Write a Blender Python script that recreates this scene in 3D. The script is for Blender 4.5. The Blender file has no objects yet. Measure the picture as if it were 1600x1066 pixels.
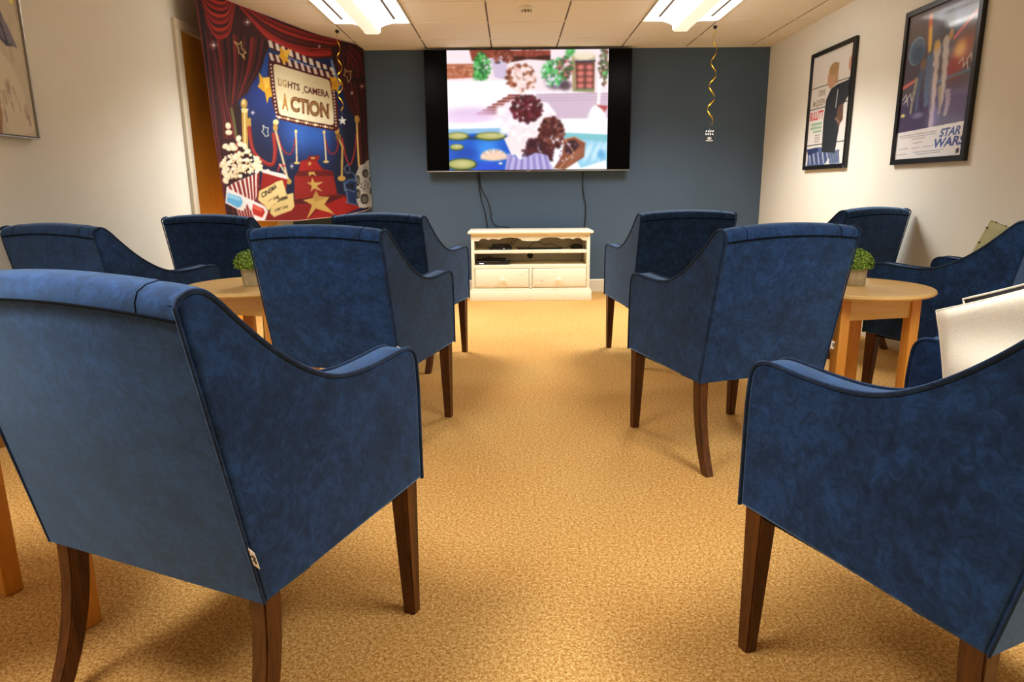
import bpy, bmesh, math, random
import numpy as np
from mathutils import Vector, Matrix
random.seed(5)
PI = math.pi
COL = bpy.context.scene.collection

# ------------------------------------------------------------------ helpers
def tag(o, label=None, cat=None, group=None, kind=None):
    if label: o['label'] = label
    if cat: o['category'] = cat
    if group: o['group'] = group
    if kind: o['kind'] = kind
    return o

def finish(name, bm, mats, parent=None, angle=35, loc=None):
    for f in bm.faces: f.smooth = len(f.verts) < 13
    bm.normal_update(); lim = math.radians(angle)
    for e in bm.edges:
        if len(e.link_faces) == 2 and e.calc_face_angle(0) > lim: e.smooth = False
    me = bpy.data.meshes.new(name)
    bm.to_mesh(me); bm.free()
    if not isinstance(mats, (list, tuple)): mats = [mats]
    for m in mats: me.materials.append(m)
    o = bpy.data.objects.new(name, me); COL.objects.link(o)
    if parent: o.parent = parent
    if loc: o.location = loc
    return o

def thing(name, loc, label, cat, group=None, rz=0, rot=None):
    o = bpy.data.objects.new(name, None); COL.objects.link(o)
    o.location = loc; o.rotation_euler = rot if rot else (0, 0, rz)
    o.empty_display_size = .1
    return tag(o, label, cat, group)

def struct(name, bm, m, angle=35):
    o = finish(name, bm, m, angle=angle); o['kind'] = 'structure'; return o

def NB(): return bmesh.new()

def box(bm, x0, x1, y0, y1, z0, z1, bev=0, seg=2, mi=0):
    vs = [bm.verts.new(p) for p in [(x0,y0,z0),(x1,y0,z0),(x1,y1,z0),(x0,y1,z0),(x0,y0,z1),(x1,y0,z1),(x1,y1,z1),(x0,y1,z1)]]
    fs = [bm.faces.new([vs[i] for i in q]) for q in [(3,2,1,0),(4,5,6,7),(0,1,5,4),(1,2,6,5),(2,3,7,6),(3,0,4,7)]]
    for f in fs: f.material_index = mi
    if bev > 0:
        es = list({e for f in fs for e in f.edges})
        r = bmesh.ops.bevel(bm, geom=es, offset=bev, segments=seg, affect='EDGES', profile=.5)
        for f in r['faces']: f.material_index = mi
    return vs

def prism(bm, prof, a0, a1, axis='x', bev=0, seg=2, mi=0):
    """closed 2-D profile extruded along an axis; profile coords are the two other axes"""
    def P(p, a):
        return {'x': (a, p[0], p[1]), 'y': (p[0], a, p[1]), 'z': (p[0], p[1], a)}[axis]
    A = [bm.verts.new(P(p, a0)) for p in prof]; B = [bm.verts.new(P(p, a1)) for p in prof]
    n = len(prof); fs = []
    fs.append(bm.faces.new(A)); fs.append(bm.faces.new(B[::-1]))
    for i in range(n):
        j = (i+1) % n; fs.append(bm.faces.new([A[j], A[i], B[i], B[j]]))
    for f in fs: f.material_index = mi
    bmesh.ops.recalc_face_normals(bm, faces=fs)
    if bev > 0:
        es = list(set(fs[0].edges) | set(fs[1].edges))
        bmesh.ops.bevel(bm, geom=es, offset=bev, segments=seg, affect='EDGES', profile=.5)
    return fs

def catmull(pts, n=6, closed=False):
    P = [Vector(p) for p in pts]; out = []
    N = len(P); rng = range(N if closed else N-1)
    for i in rng:
        if closed: a, b, c, d = P[i-1], P[i], P[(i+1) % N], P[(i+2) % N]
        else: a, b, c, d = P[max(i-1,0)], P[i], P[i+1], P[min(i+2,N-1)]
        for k in range(n):
            t = k/n
            out.append(.5*((2*b)+(c-a)*t+(2*a-5*b+4*c-d)*t*t+(3*b-a-3*c+d)*t**3))
    if not closed: out.append(P[-1])
    return out

def tube(bm, pts, r, seg=8, closed=False, cap=True, mi=0):
    P = [Vector(p) for p in pts]; n = len(P); rings = []
    R = r if isinstance(r, (list, tuple)) else [r]*n
    up = None
    for i in range(n):
        if closed: t = (P[(i+1) % n]-P[i-1])
        else: t = P[min(i+1,n-1)]-P[max(i-1,0)]
        t.normalize()
        if up is None:
            up = Vector((0,0,1)) if abs(t.z) < .9 else Vector((1,0,0))
        s = t.cross(up)
        if s.length < 1e-6: s = t.cross(Vector((0,1,0)))
        s.normalize(); up = s.cross(t).normalized()
        rings.append([bm.verts.new(P[i]+R[i]*(math.cos(2*PI*k/seg)*s+math.sin(2*PI*k/seg)*up)) for k in range(seg)])
    m = n if closed else n-1
    for i in range(m):
        a, b = rings[i], rings[(i+1) % n]
        for k in range(seg):
            f = bm.faces.new([a[k], a[(k+1)%seg], b[(k+1)%seg], b[k]]); f.material_index = mi
    if cap and not closed:
        f = bm.faces.new(rings[0][::-1]); f.material_index = mi
        f = bm.faces.new(rings[-1]); f.material_index = mi

def lathe(bm, prof, seg=32, c=(0,0,0), mi=0):
    """prof: list of (r,z); r=0 closes"""
    rings = []
    for r, z in prof:
        if r < 1e-6: rings.append([bm.verts.new((c[0],c[1],c[2]+z))])
        else: rings.append([bm.verts.new((c[0]+r*math.cos(2*PI*k/seg), c[1]+r*math.sin(2*PI*k/seg), c[2]+z)) for k in range(seg)])
    for a, b in zip(rings, rings[1:]):
        for k in range(seg):
            j = (k+1) % seg
            if len(a) == 1 and len(b) == 1: continue
            if len(a) == 1: f = bm.faces.new([a[0], b[j], b[k]])
            elif len(b) == 1: f = bm.faces.new([a[k], a[j], b[0]])
            else: f = bm.faces.new([a[k], a[j], b[j], b[k]])
            f.material_index = mi
    bmesh.ops.recalc_face_normals(bm, faces=bm.faces[:])

def copy_tree(o, parent=None):
    c = o.copy(); COL.objects.link(c)
    if parent: c.parent = parent
    for ch in [x for x in bpy.data.objects if x.parent == o and x is not c]:
        copy_tree(ch, c)
    return c

# ------------------------------------------------------------------ materials
def lin(c):
    f = lambda v: (v/255/12.92) if v/255 <= .04045 else ((v/255+.055)/1.055)**2.4
    return tuple(f(v) for v in c)

def newmat(name):
    m = bpy.data.materials.new(name); m.use_nodes = True
    nt = m.node_tree; b = nt.nodes['Principled BSDF']
    return m, nt, b

def noise(nt, scale, detail=3, rough=.5, vec=None, dist=0):
    n = nt.nodes.new('ShaderNodeTexNoise'); n.inputs['Scale'].default_value = scale
    n.inputs['Detail'].default_value = detail; n.inputs['Roughness'].default_value = rough
    n.inputs['Distortion'].default_value = dist
    if vec: nt.links.new(vec, n.inputs['Vector'])
    return n

def ramp(nt, src, stops):
    r = nt.nodes.new('ShaderNodeValToRGB'); nt.links.new(src, r.inputs['Fac'])
    el = r.color_ramp.elements
    while len(el) < len(stops): el.new(.5)
    for e, (p, c) in zip(el, stops): e.position = p; e.color = (*c, 1)
    return r

def objvec(nt, scale=(1,1,1)):
    t = nt.nodes.new('ShaderNodeTexCoord'); m = nt.nodes.new('ShaderNodeMapping')
    m.inputs['Scale'].default_value = scale
    nt.links.new(t.outputs['Object'], m.inputs['Vector']); return m.outputs['Vector']

def bump(nt, b, src, strength=.2, dist=.001):
    n = nt.nodes.new('ShaderNodeBump'); n.inputs['Strength'].default_value = strength
    n.inputs['Distance'].default_value = dist
    nt.links.new(src, n.inputs['Height']); nt.links.new(n.outputs['Normal'], b.inputs['Normal'])

def plain(name, c, rough=.5, metal=0, spec=.5, var=.06, scale=30, bmp=0):
    m, nt, b = newmat(name)
    c = lin(c); v = objvec(nt); n = noise(nt, scale, 3, .6, v)
    r = ramp(nt, n.outputs['Fac'], [(.3, tuple(x*(1-var) for x in c)), (.7, tuple(min(1,x*(1+var)) for x in c))])
    nt.links.new(r.outputs['Color'], b.inputs['Base Color'])
    b.inputs['Roughness'].default_value = rough; b.inputs['Metallic'].default_value = metal
    b.inputs['Specular IOR Level'].default_value = spec
    if bmp: bump(nt, b, n.outputs['Fac'], bmp, .001)
    return m

def emis(name, c, s):
    m, nt, b = newmat(name)
    b.inputs['Base Color'].default_value = (.8,.8,.8,1)
    b.inputs['Emission Color'].default_value = (*c, 1); b.inputs['Emission Strength'].default_value = s
    return m

def velvet(name, base, tint, sheen=.6):
    m, nt, b = newmat(name)
    v = objvec(nt)
    big = noise(nt, 9, 5, .65, v, .8); fine = noise(nt, 420, 2, .6, v); mid = noise(nt, 38, 4, .7, v, 1.2)
    mx = nt.nodes.new('ShaderNodeMath'); mx.operation = 'MULTIPLY_ADD'; mx.inputs[1].default_value = .55
    nt.links.new(mid.outputs['Fac'], mx.inputs[0]); 
    m2 = nt.nodes.new('ShaderNodeMath'); m2.operation = 'MULTIPLY'; m2.inputs[1].default_value = .45
    nt.links.new(big.outputs['Fac'], m2.inputs[0]); nt.links.new(m2.outputs[0], mx.inputs[2])
    r = ramp(nt, mx.outputs[0], [(.38, tuple(x*.55 for x in base)), (.49, base), (.60, tuple(x*1.75 for x in base))])
    nt.links.new(r.outputs['Color'], b.inputs['Base Color'])
    b.inputs['Roughness'].default_value = .85; b.inputs['Specular IOR Level'].default_value = .2
    b.inputs['Sheen Weight'].default_value = sheen; b.inputs['Sheen Roughness'].default_value = .4
    b.inputs['Sheen Tint'].default_value = (*tint, 1)
    ad = nt.nodes.new('ShaderNodeMath'); ad.operation = 'ADD'
    nt.links.new(fine.outputs['Fac'], ad.inputs[0]); nt.links.new(mid.outputs['Fac'], ad.inputs[1])
    bump(nt, b, ad.outputs[0], .25, .0012)
    return m

def wood(name, dark, light, rough=.4, axis=2, scale=14, stretch=.08, spec=.5):
    m, nt, b = newmat(name)
    s = [1,1,1]; s[axis] = stretch
    v = objvec(nt, s)
    n = noise(nt, scale, 6, .65, v, 1.5); n2 = noise(nt, scale*9, 3, .6, v)
    mx = nt.nodes.new('ShaderNodeMath'); mx.operation = 'MULTIPLY_ADD'; mx.inputs[1].default_value = .35
    nt.links.new(n2.outputs['Fac'], mx.inputs[0])
    m2 = nt.nodes.new('ShaderNodeMath'); m2.operation = 'MULTIPLY'; m2.inputs[1].default_value = .65
    nt.links.new(n.outputs['Fac'], m2.inputs[0]); nt.links.new(m2.outputs[0], mx.inputs[2])
    r = ramp(nt, mx.outputs[0], [(.34, lin(dark)), (.66, lin(light))])
    nt.links.new(r.outputs['Color'], b.inputs['Base Color'])
    b.inputs['Roughness'].default_value = rough; b.inputs['Specular IOR Level'].default_value = spec
    bump(nt, b, mx.outputs[0], .08, .001)
    return m

M = {}
M['blue'] = velvet('blue_velvet', (.0072,.0290,.096), (.34,.58,1.0), .9)
M['pipe'] = velvet('blue_piping', (.008,.020,.052), (.36,.55,1.0), .5)
M['seam'] = plain('seam_thread', (7,11,20), .95, spec=.1)
M['under'] = plain('black_underside_cloth', (12,12,14), .95)
M['darkwood'] = wood('dark_stained_wood', (40,18,5), (104,58,20), .42, 2, 22, .1, .35)
M['oak'] = wood('oak_leg', (204,132,44), (224,156,64), .42, 2, 14, .08)
M['oaktop'] = wood('oak_top', (212,170,104), (232,196,132), .33, 0, 10, .1)
M['doorwood'] = wood('oak_door', (244,168,52), (252,184,72), .45, 2, 8, .05)
M['white'] = plain('white_gloss_paint', (224,216,196), .45, var=.02)
M['tag'] = plain('white_tag', (232,228,222), .7, var=.03)
M['tagmark'] = plain('tag_print', (70,60,60), .7)
M['black'] = plain('black_plastic', (10,9,9), .35)
M['blackmatte'] = plain('black_matte', (14,13,13), .6)
M['frame'] = plain('black_frame', (16,14,13), .35)
M['silver'] = plain('silver_edge', (190,186,180), .3, .6)
M['led'] = emis('standby_light', (.9,.95,1), 1.0)
M['metal'] = plain('brushed_metal', (150,148,142), .35, 1)
M['gold'] = plain('gold_foil', (232,186,44), .22, .9, var=.1, scale=60)
M['pot'] = plain('grey_cement_pot', (172,156,122), .85, var=.14, scale=45, bmp=.3)
M['cream'] = plain('cream_linen', (250,243,226), .95, var=.05, scale=220, bmp=.6)
M['navycloth'] = plain('black_cushion_cloth', (14,15,20), .95)
M['sage'] = plain('pale_green_cloth', (206,200,150), .95, var=.06, scale=160, bmp=.4)
M['smoke'] = plain('smoke_white', (236,228,206), .5, var=.02)
M['smokedark'] = plain('smoke_vent', (120,108,90), .7)

# wall paint, carpet, tiles
def wallmat(name, c, v=.02):
    return plain(name, c, .9, spec=.15, var=v, scale=3)
M['wall_cream'] = wallmat('cream_wall_paint', (231,230,220))
M['wall_blue'] = wallmat('slate_blue_wall_paint', (80,98,118))
M['tile'] = plain('ceiling_tile', (236,230,216), .95, spec=.1, var=.025, scale=90, bmp=.15)
M['tee'] = plain('ceiling_main_tee_shaded', (112,96,76), .7)  # grey-brown puts the shade on the main tees' sides into their colour
M['tee2'] = plain('ceiling_cross_tee', (236,226,206), .6, var=.02)

def carpet():
    m, nt, b = newmat('speckled_tan_carpet')
    v = objvec(nt)
    a = noise(nt, 200, 4, .85, v); c = noise(nt, 110, 2, .6, v); big = noise(nt, 1.3, 3, .5, v)
    mx = nt.nodes.new('ShaderNodeMath'); mx.operation = 'MULTIPLY_ADD'; mx.inputs[1].default_value = .7
    nt.links.new(a.outputs['Fac'], mx.inputs[0])
    m2 = nt.nodes.new('ShaderNodeMath'); m2.operation = 'MULTIPLY'; m2.inputs[1].default_value = .3
    nt.links.new(c.outputs['Fac'], m2.inputs[0]); nt.links.new(m2.outputs[0], mx.inputs[2])
    r = ramp(nt, mx.outputs[0], [(.36, lin((120,73,32))), (.47, lin((190,140,74))), (.54, lin((218,178,108))), (.64, lin((248,222,168)))])
    r2 = ramp(nt, big.outputs['Fac'], [(.3, (1,.90,.80)), (.65, (1,1,1))])
    mix = nt.nodes.new('ShaderNodeMix'); mix.data_type = 'RGBA'; mix.blend_type = 'MULTIPLY'
    mix.inputs['Factor'].default_value = 1
    nt.links.new(r.outputs['Color'], mix.inputs['A']); nt.links.new(r2.outputs['Color'], mix.inputs['B'])
    nt.links.new(mix.outputs['Result'], b.inputs['Base Color'])
    b.inputs['Roughness'].default_value = .95; b.inputs['Specular IOR Level'].default_value = .1
    bump(nt, b, mx.outputs[0], .5, .004)
    return m
M['carpet'] = carpet()

def distressed():
    m, nt, b = newmat('distressed_cream_paint')
    v = objvec(nt, (1,1,5))
    n = noise(nt, 7, 7, .75, v, 1.0)
    r = ramp(nt, n.outputs['Fac'], [(.0, lin((170,160,140))), (.33, lin((206,192,160))), (.42, lin((244,236,212))), (1, lin((248,241,220)))])
    nt.links.new(r.outputs['Color'], b.inputs['Base Color'])
    b.inputs['Roughness'].default_value = .55
    bump(nt, b, n.outputs['Fac'], .08, .001)
    return m
M['shabby'] = distressed()

def leafmat():
    m, nt, b = newmat('green_leaves')
    v = objvec(nt); n = noise(nt, 160, 2, .6, v)
    r = ramp(nt, n.outputs['Fac'], [(.35, lin((62,96,22))), (.5, lin((112,150,44))), (.68, lin((168,196,84)))])
    nt.links.new(r.outputs['Color'], b.inputs['Base Color']); b.inputs['Roughness'].default_value = .6
    return m
M['leaf'] = leafmat()

def printed(name, rough=.7, emission=0, gain=1.0):
    """material that shows the colours stored in the printed surface"""
    m, nt, b = newmat(name)
    a = nt.nodes.new('ShaderNodeVertexColor'); a.layer_name = 'print'
    if emission:
        b.inputs['Base Color'].default_value = (.01,.01,.01,1)
        nt.links.new(a.outputs['Color'], b.inputs['Emission Color']); b.inputs['Emission Strength'].default_value = emission
    else:
        nt.links.new(a.outputs['Color'], b.inputs['Base Color'])
    b.inputs['Roughness'].default_value = rough
    return m

# ------------------------------------------------------------------ drawing of printed surfaces
class Canvas:
    def __init__(s, x0, y0, x1, y1, w, h, bg=(255,255,255)):
        s.x0, s.y0, s.x1, s.y1, s.w, s.h = x0, y0, x1, y1, w*2, h*2
        s.a = np.zeros((s.h, s.w, 3)); s.a[:] = bg
        s.gx = x0+(np.arange(s.w)+.5)/s.w*(x1-x0); s.gy = y0+(np.arange(s.h)+.5)/s.h*(y1-y0)
    def _box(s, xs, ys, pad=0):
        i0 = max(0, int((min(xs)-pad-s.x0)/(s.x1-s.x0)*s.w)-1); i1 = min(s.w, int((max(xs)+pad-s.x0)/(s.x1-s.x0)*s.w)+2)
        j0 = max(0, int((min(ys)-pad-s.y0)/(s.y1-s.y0)*s.h)-1); j1 = min(s.h, int((max(ys)+pad-s.y0)/(s.y1-s.y0)*s.h)+2)
        return i0, i1, j0, j1
    def _put(s, bx, mask, col):
        i0, i1, j0, j1 = bx
        if i1 <= i0 or j1 <= j0: return
        sub = s.a[j0:j1, i0:i1]; c = np.array(col, float)
        sub[:] = sub*(1-mask[..., None])+c*mask[..., None]
    def inside(s, pts, bx):
        i0, i1, j0, j1 = bx
        X, Y = np.meshgrid(s.gx[i0:i1], s.gy[j0:j1]); m = np.zeros(X.shape, bool)
        n = len(pts)
        for k in range(n):
            (xa, ya), (xb, yb) = pts[k][:2], pts[(k+1) % n][:2]
            if ya == yb: continue
            c = ((ya > Y) != (yb > Y)) & (X < (xb-xa)*(Y-ya)/(yb-ya)+xa)
            m ^= c
        return m
    def poly(s, pts, col, alpha=1.0):
        bx = s._box([p[0] for p in pts], [p[1] for p in pts])
        if bx[1] <= bx[0] or bx[3] <= bx[2]: return
        s._put(bx, s.inside(pts, bx)*float(alpha), col)
    def ell(s, cx, cy, rx, ry, col, alpha=1.0, ang=0, soft=0):
        R = max(rx, ry)*(1+soft); bx = s._box([cx-R, cx+R], [cy-R, cy+R]); i0, i1, j0, j1 = bx
        if i1 <= i0 or j1 <= j0: return
        X, Y = np.meshgrid(s.gx[i0:i1]-cx, s.gy[j0:j1]-cy); c, d = math.cos(ang), math.sin(ang)
        r = np.sqrt(((X*c+Y*d)/rx)**2+((-X*d+Y*c)/ry)**2)
        m = np.clip((1+soft-r)/(2*soft), 0, 1) if soft else (r <= 1).astype(float)
        if soft: m = m*m*(3-2*m)
        s._put(bx, m*alpha, col)
    def line(s, pts, w, col, alpha=1.0, soft=.0):
        xs = [p[0] for p in pts]; ys = [p[1] for p in pts]
        bx = s._box(xs, ys, w); i0, i1, j0, j1 = bx
        if i1 <= i0 or j1 <= j0: return
        X, Y = np.meshgrid(s.gx[i0:i1], s.gy[j0:j1]); D = np.full(X.shape, 1e9)
        for (xa, ya), (xb, yb) in zip([p[:2] for p in pts], [p[:2] for p in pts[1:]]):
            dx, dy = xb-xa, yb-ya; L = dx*dx+dy*dy+1e-12
            t = np.clip(((X-xa)*dx+(Y-ya)*dy)/L, 0, 1)
            D = np.minimum(D, np.hypot(X-xa-t*dx, Y-ya-t*dy))
        if soft: m = np.clip((w/2*(1+soft)-D)/(w*soft), 0, 1)
        else: m = (D <= w/2).astype(float)
        s._put(bx, m*alpha, col)
    def folds(s, A, B, n, cols, alpha=1.0):
        """fill between curve A and curve B with n stripes running along the curves"""
        A = [(p[0], p[1]) for p in catmull([(*p, 0) for p in A], 8)]; B = [(p[0], p[1]) for p in catmull([(*p, 0) for p in B], 8)]
        m = min(len(A), len(B))
        idx = lambda L, t: L[min(len(L)-1, int(round(t*(len(L)-1))))]
        A = [idx(A, k/(m-1)) for k in range(m)]; B = [idx(B, k/(m-1)) for k in range(m)]
        mix = lambda p, q, t: (p[0]+(q[0]-p[0])*t, p[1]+(q[1]-p[1])*t)
        for k in range(n):
            t0, t1 = k/n, (k+1.15)/n
            c = cols[k % len(cols)]
            s.poly([mix(a, b, t0) for a, b in zip(A, B)]+[mix(a, b, t1) for a, b in zip(A, B)][::-1], c, alpha)
    def star(s, cx, cy, r, col, rot=0, sx=1, outline=0, inner=.42, skew=0):
        P = []
        for k in range(10):
            rr = r if k % 2 == 0 else r*inner; a = rot-PI/2+k*PI/5
            x, y = rr*math.cos(a)*sx, rr*math.sin(a); P.append((cx+x, cy+y+skew*x))
        if outline: s.line(P+[P[0]], outline, col)
        else: s.poly(P, col)
    def text(s, txt, o, xv, yv, col, bold=0, spacing=1.0, alpha=1.0):
        """o: baseline start, xv: vector of the full advance, yv: vector of one cap height (pointing up the letters)"""
        cu = bpy.data.curves.new('lettering', 'FONT'); cu.body = txt; cu.size = 1; cu.offset = bold; cu.space_character = spacing
        ob = bpy.data.objects.new('lettering', cu); COL.objects.link(ob)
        me = ob.to_mesh(); me.calc_loop_triangles()
        V = np.array([v.co[:2] for v in me.vertices]); T = [tuple(t.vertices) for t in me.loop_triangles]
        ob.to_mesh_clear(); bpy.data.objects.remove(ob); bpy.data.curves.remove(cu)
        if not len(V): return
        mn, mx = V.min(0), V.max(0); cap = .71
        U = (V[:, 0]-mn[0])/(mx[0]-mn[0]); W = V[:, 1]/cap
        PX = o[0]+U*xv[0]+W*yv[0]; PY = o[1]+U*xv[1]+W*yv[1]
        bx = s._box([PX.min(), PX.max()], [PY.min(), PY.max()]); i0, i1, j0, j1 = bx
        if i1 <= i0 or j1 <= j0: return
        mask = np.zeros((j1-j0, i1-i0))
        for t in T:
            pts = [(PX[i], PY[i]) for i in t]
            b2 = s._box([p[0] for p in pts], [p[1] for p in pts])
            if b2[1] <= b2[0] or b2[3] <= b2[2]: continue
            mm = s.inside(pts, b2); mask[b2[2]-j0:b2[3]-j0, b2[0]-i0:b2[1]-i0][mm] = 1
        s._put(bx, mask*alpha, col)
    def blur(s, r):
        k = np.exp(-.5*(np.arange(-3*r, 3*r+1)/r)**2); k /= k.sum()
        for ax in (0, 1):
            pad = [(0,0)]*3; pad[ax] = (3*r, 3*r); p = np.pad(s.a, pad, mode='edge'); o = np.zeros_like(s.a)
            for i, w in enumerate(k):
                o += w*(p[i:i+s.h] if ax == 0 else p[:, i:i+s.w])
            s.a = o
    def done(s):
        a = s.a.reshape(s.h//2, 2, s.w//2, 2, 3).mean((1, 3))/255
        a = np.clip(a, 0, 1)
        return np.where(a <= .04045, a/12.92, ((a+.055)/1.055)**2.4)

def grid_print(name, pos, img, material, parent=None, thick=None):
    """grid of the size of img; pos(u,v)->xyz arrays; one colour per vertex"""
    h, w, _ = img.shape
    u, v = np.meshgrid(np.linspace(0, 1, w), np.linspace(0, 1, h))
    P = pos(u, v).reshape(-1, 3)
    i = np.arange(h*w).reshape(h, w)
    F = np.stack([i[1:, :-1], i[1:, 1:], i[:-1, 1:], i[:-1, :-1]], -1).reshape(-1, 4)
    me = bpy.data.meshes.new(name)
    me.vertices.add(len(P)); me.vertices.foreach_set('co', P.ravel())
    me.loops.add(F.size); me.loops.foreach_set('vertex_index', F.ravel().astype(np.int32))
    me.polygons.add(len(F)); me.polygons.foreach_set('loop_start', np.arange(0, F.size, 4, dtype=np.int32))
    me.polygons.foreach_set('use_smooth', np.ones(len(F), bool))
    me.update(calc_edges=True)
    at = me.color_attributes.new('print', 'FLOAT_COLOR', 'POINT')
    c = np.ones((h*w, 4), np.float32); c[:, :3] = img.reshape(-1, 3); at.data.foreach_set('color', c.ravel())
    me.materials.append(material)
    o = bpy.data.objects.new(name, me); COL.objects.link(o)
    if parent: o.parent = parent
    return o

# ------------------------------------------------------------------ room
XL, XR, YF, YN, ZC = -2.14, 2.42, 6.75, -2.6, 2.28
def wallbox(name, x0, x1, y0, y1, z0, z1, m):
    b = NB(); box(b, x0, x1, y0, y1, z0, z1); return struct(name, b, m)
wallbox('floor', XL-.1, XR+.1, YN-.1, YF+.1, -.1, 0, M['carpet'])
wallbox('wall_far', XL-.1, XR+.1, YF, YF+.1, 0, ZC+.05, M['wall_blue'])
wallbox('wall_right', XR, XR+.1, YN, YF, 0, ZC+.05, M['wall_cream'])
wallbox('wall_near', XL-.1, XR+.1, YN-.1, YN, 0, ZC+.05, M['wall_cream'])
# left wall with the door opening
DY0, DY1, DZ = 4.69, 6.32, 2.045
b = NB()
box(b, XL-.1, XL, YN, DY0, 0, ZC+.05); box(b, XL-.1, XL, DY1, YF, 0, ZC+.05); box(b, XL-.1, XL, DY0, DY1, DZ, ZC+.05)
struct('wall_left', b, M['wall_cream'])
# ceiling: tiles laid in a grid of tees
X0, Y0 = -.7724, 5.716
FIX = [(X0-.6, 5.116), (X0+1.8, 5.116), (X0-.6, .94), (X0+1.8, .94)]
b = NB()
box(b, XL-.1, XR+.1, YN-.1, YF+.1, ZC+.05, ZC+.1)
xs = sorted([X0+.6*k for k in range(-3, 7) if XL < X0+.6*k < XR]); xs = [XL]+xs+[XR]
ys = sorted([Y0+.604*k for k in range(-15, 3) if YN < Y0+.604*k < YF]); ys = [YN]+ys+[YF]
def infix(x, y):
    return any(fx < x < fx+.6 and abs(fy-y) < .6 for fx, fy in FIX)
for xa, xb in zip(xs, xs[1:]):
    for ya, yb in zip(ys, ys[1:]):
        if infix((xa+xb)/2, (ya+yb)/2): continue
        g = .007
        box(b, xa+(g if xa > XL else 0), xb-(g if xb < XR else 0), ya+.004, yb-.004, ZC, ZC+.02)
for x in xs[1:-1]: box(b, x-.012, x+.012, YN, YF, ZC+.006, ZC+.04, mi=1)
for y in ys[1:-1]: box(b, XL, XR, y-.012, y+.012, ZC+.002, ZC+.005, mi=2); box(b, XL, XR, y-.004, y+.004, ZC-.0025, ZC+.003, mi=2)
box(b, XL, XR, YF-.02, YF, ZC-.003, ZC+.01, mi=2); box(b, XR-.02, XR, YN, YF, ZC-.003, ZC+.01, mi=2); box(b, XL, XL+.02, YN, YF, ZC-.003, ZC+.01, mi=2)
struct('ceiling', b, [M['tile'], M['tee'], M['tee2']])
# skirting
def skirt(name, prof_axis, a0, a1, wallpos, sgn):
    b = NB(); t = .016
    pr = [(wallpos, 0), (wallpos-sgn*t, 0), (wallpos-sgn*t, .112), (wallpos-sgn*.006, .124), (wallpos, .124)]
    if prof_axis == 'x': prism(b, pr, a0, a1, 'x')
    else: prism(b, pr, a0, a1, 'y')
    struct(name, b, M['white'])
skirt('baseboard_far', 'x', XL, XR, YF, 1)
skirt('baseboard_right', 'y', YN, YF-.016, XR, 1)
skirt('baseboard_left', 'y', YN, DY0-.065, XL, -1)
# double door in the left wall
b = NB()
for y0, y1 in ((DY0-.065, DY0+.012), (DY1-.012, DY1+.065)):
    box(b, XL-.09, XL+.022, y0, y1, 0, DZ-.012, .003)
box(b, XL-.09, XL+.022, DY0-.065, DY1+.065, DZ-.012, DZ+.04, .003)
box(b, XL-.075, XL-.055, DY0, DY0+.022, 0, DZ); box(b, XL-.075, XL-.055, DY1-.022, DY1, 0, DZ)
struct('trim_1', b, M['white'])
mid = (DY0+DY1)/2
for n, y0, y1, hy in (('door_1', DY0+.014, mid-.0015, DY0+.016), ('door_2', mid+.0015, DY1-.014, DY1-.016)):
    b = NB(); box(b, XL-.05, XL-.008, y0, y1, .008, DZ-.014, .002)
    d = struct(n, b, M['doorwood'])
    for z in (.25, 1.42, 1.80):
        b = NB(); box(b, XL-.009, XL-.004, hy-.016, hy+.016, z-.05, z+.05)
        tube(b, [(XL-.002, hy, z-.05), (XL-.002, hy, z+.05)], .006, 10)
        finish('hinge', b, M['metal'], d)
    b = NB(); yy = mid-.07 if n == 'door_1' else mid+.07
    tube(b, [(XL-.008, yy, .95), (XL+.045, yy, .95), (XL+.045, yy, 1.2), (XL-.008, yy, 1.2)], .009, 10)
    finish('door_handle', b, M['metal'], d)

# ------------------------------------------------------------------ ceiling lights
LW = (1.0, .99, .95)
M['wing'] = emis('lit_reflector', LW, 4)
M['wing2'] = emis('lit_reflector_near_pair', LW, 4)  # separate copy for balancing the near pair; glows as strongly as the far pair
M['lampside2'] = emis('lit_lamp_side_near_pair', LW, 12)  # near pair's own copy, same glow as the far lamp sides
M['prism'] = emis('lit_prismatic_diffuser', (1.0, .92, .8), .78)
def prismatic():
    nt = M['prism'].node_tree; bb = nt.nodes['Principled BSDF']
    w = nt.nodes.new('ShaderNodeTexWave'); w.inputs['Scale'].default_value = 30; w.bands_direction = 'X'
    v = objvec(nt); nt.links.new(v, w.inputs['Vector'])
    r = ramp(nt, w.outputs['Fac'], [(0, tuple(x*.8 for x in (1, .87, .66))), (1, (1, .87, .66))])
    nt.links.new(r.outputs['Color'], bb.inputs['Emission Color'])
prismatic()
M['lampbody'] = plain('white_lamp_metal', (236,230,214), .4, var=.01)
M['lampside'] = emis('lit_lamp_side', LW, 12)
M['slot'] = plain('lamp_slot', (96,82,64), .7)
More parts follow.
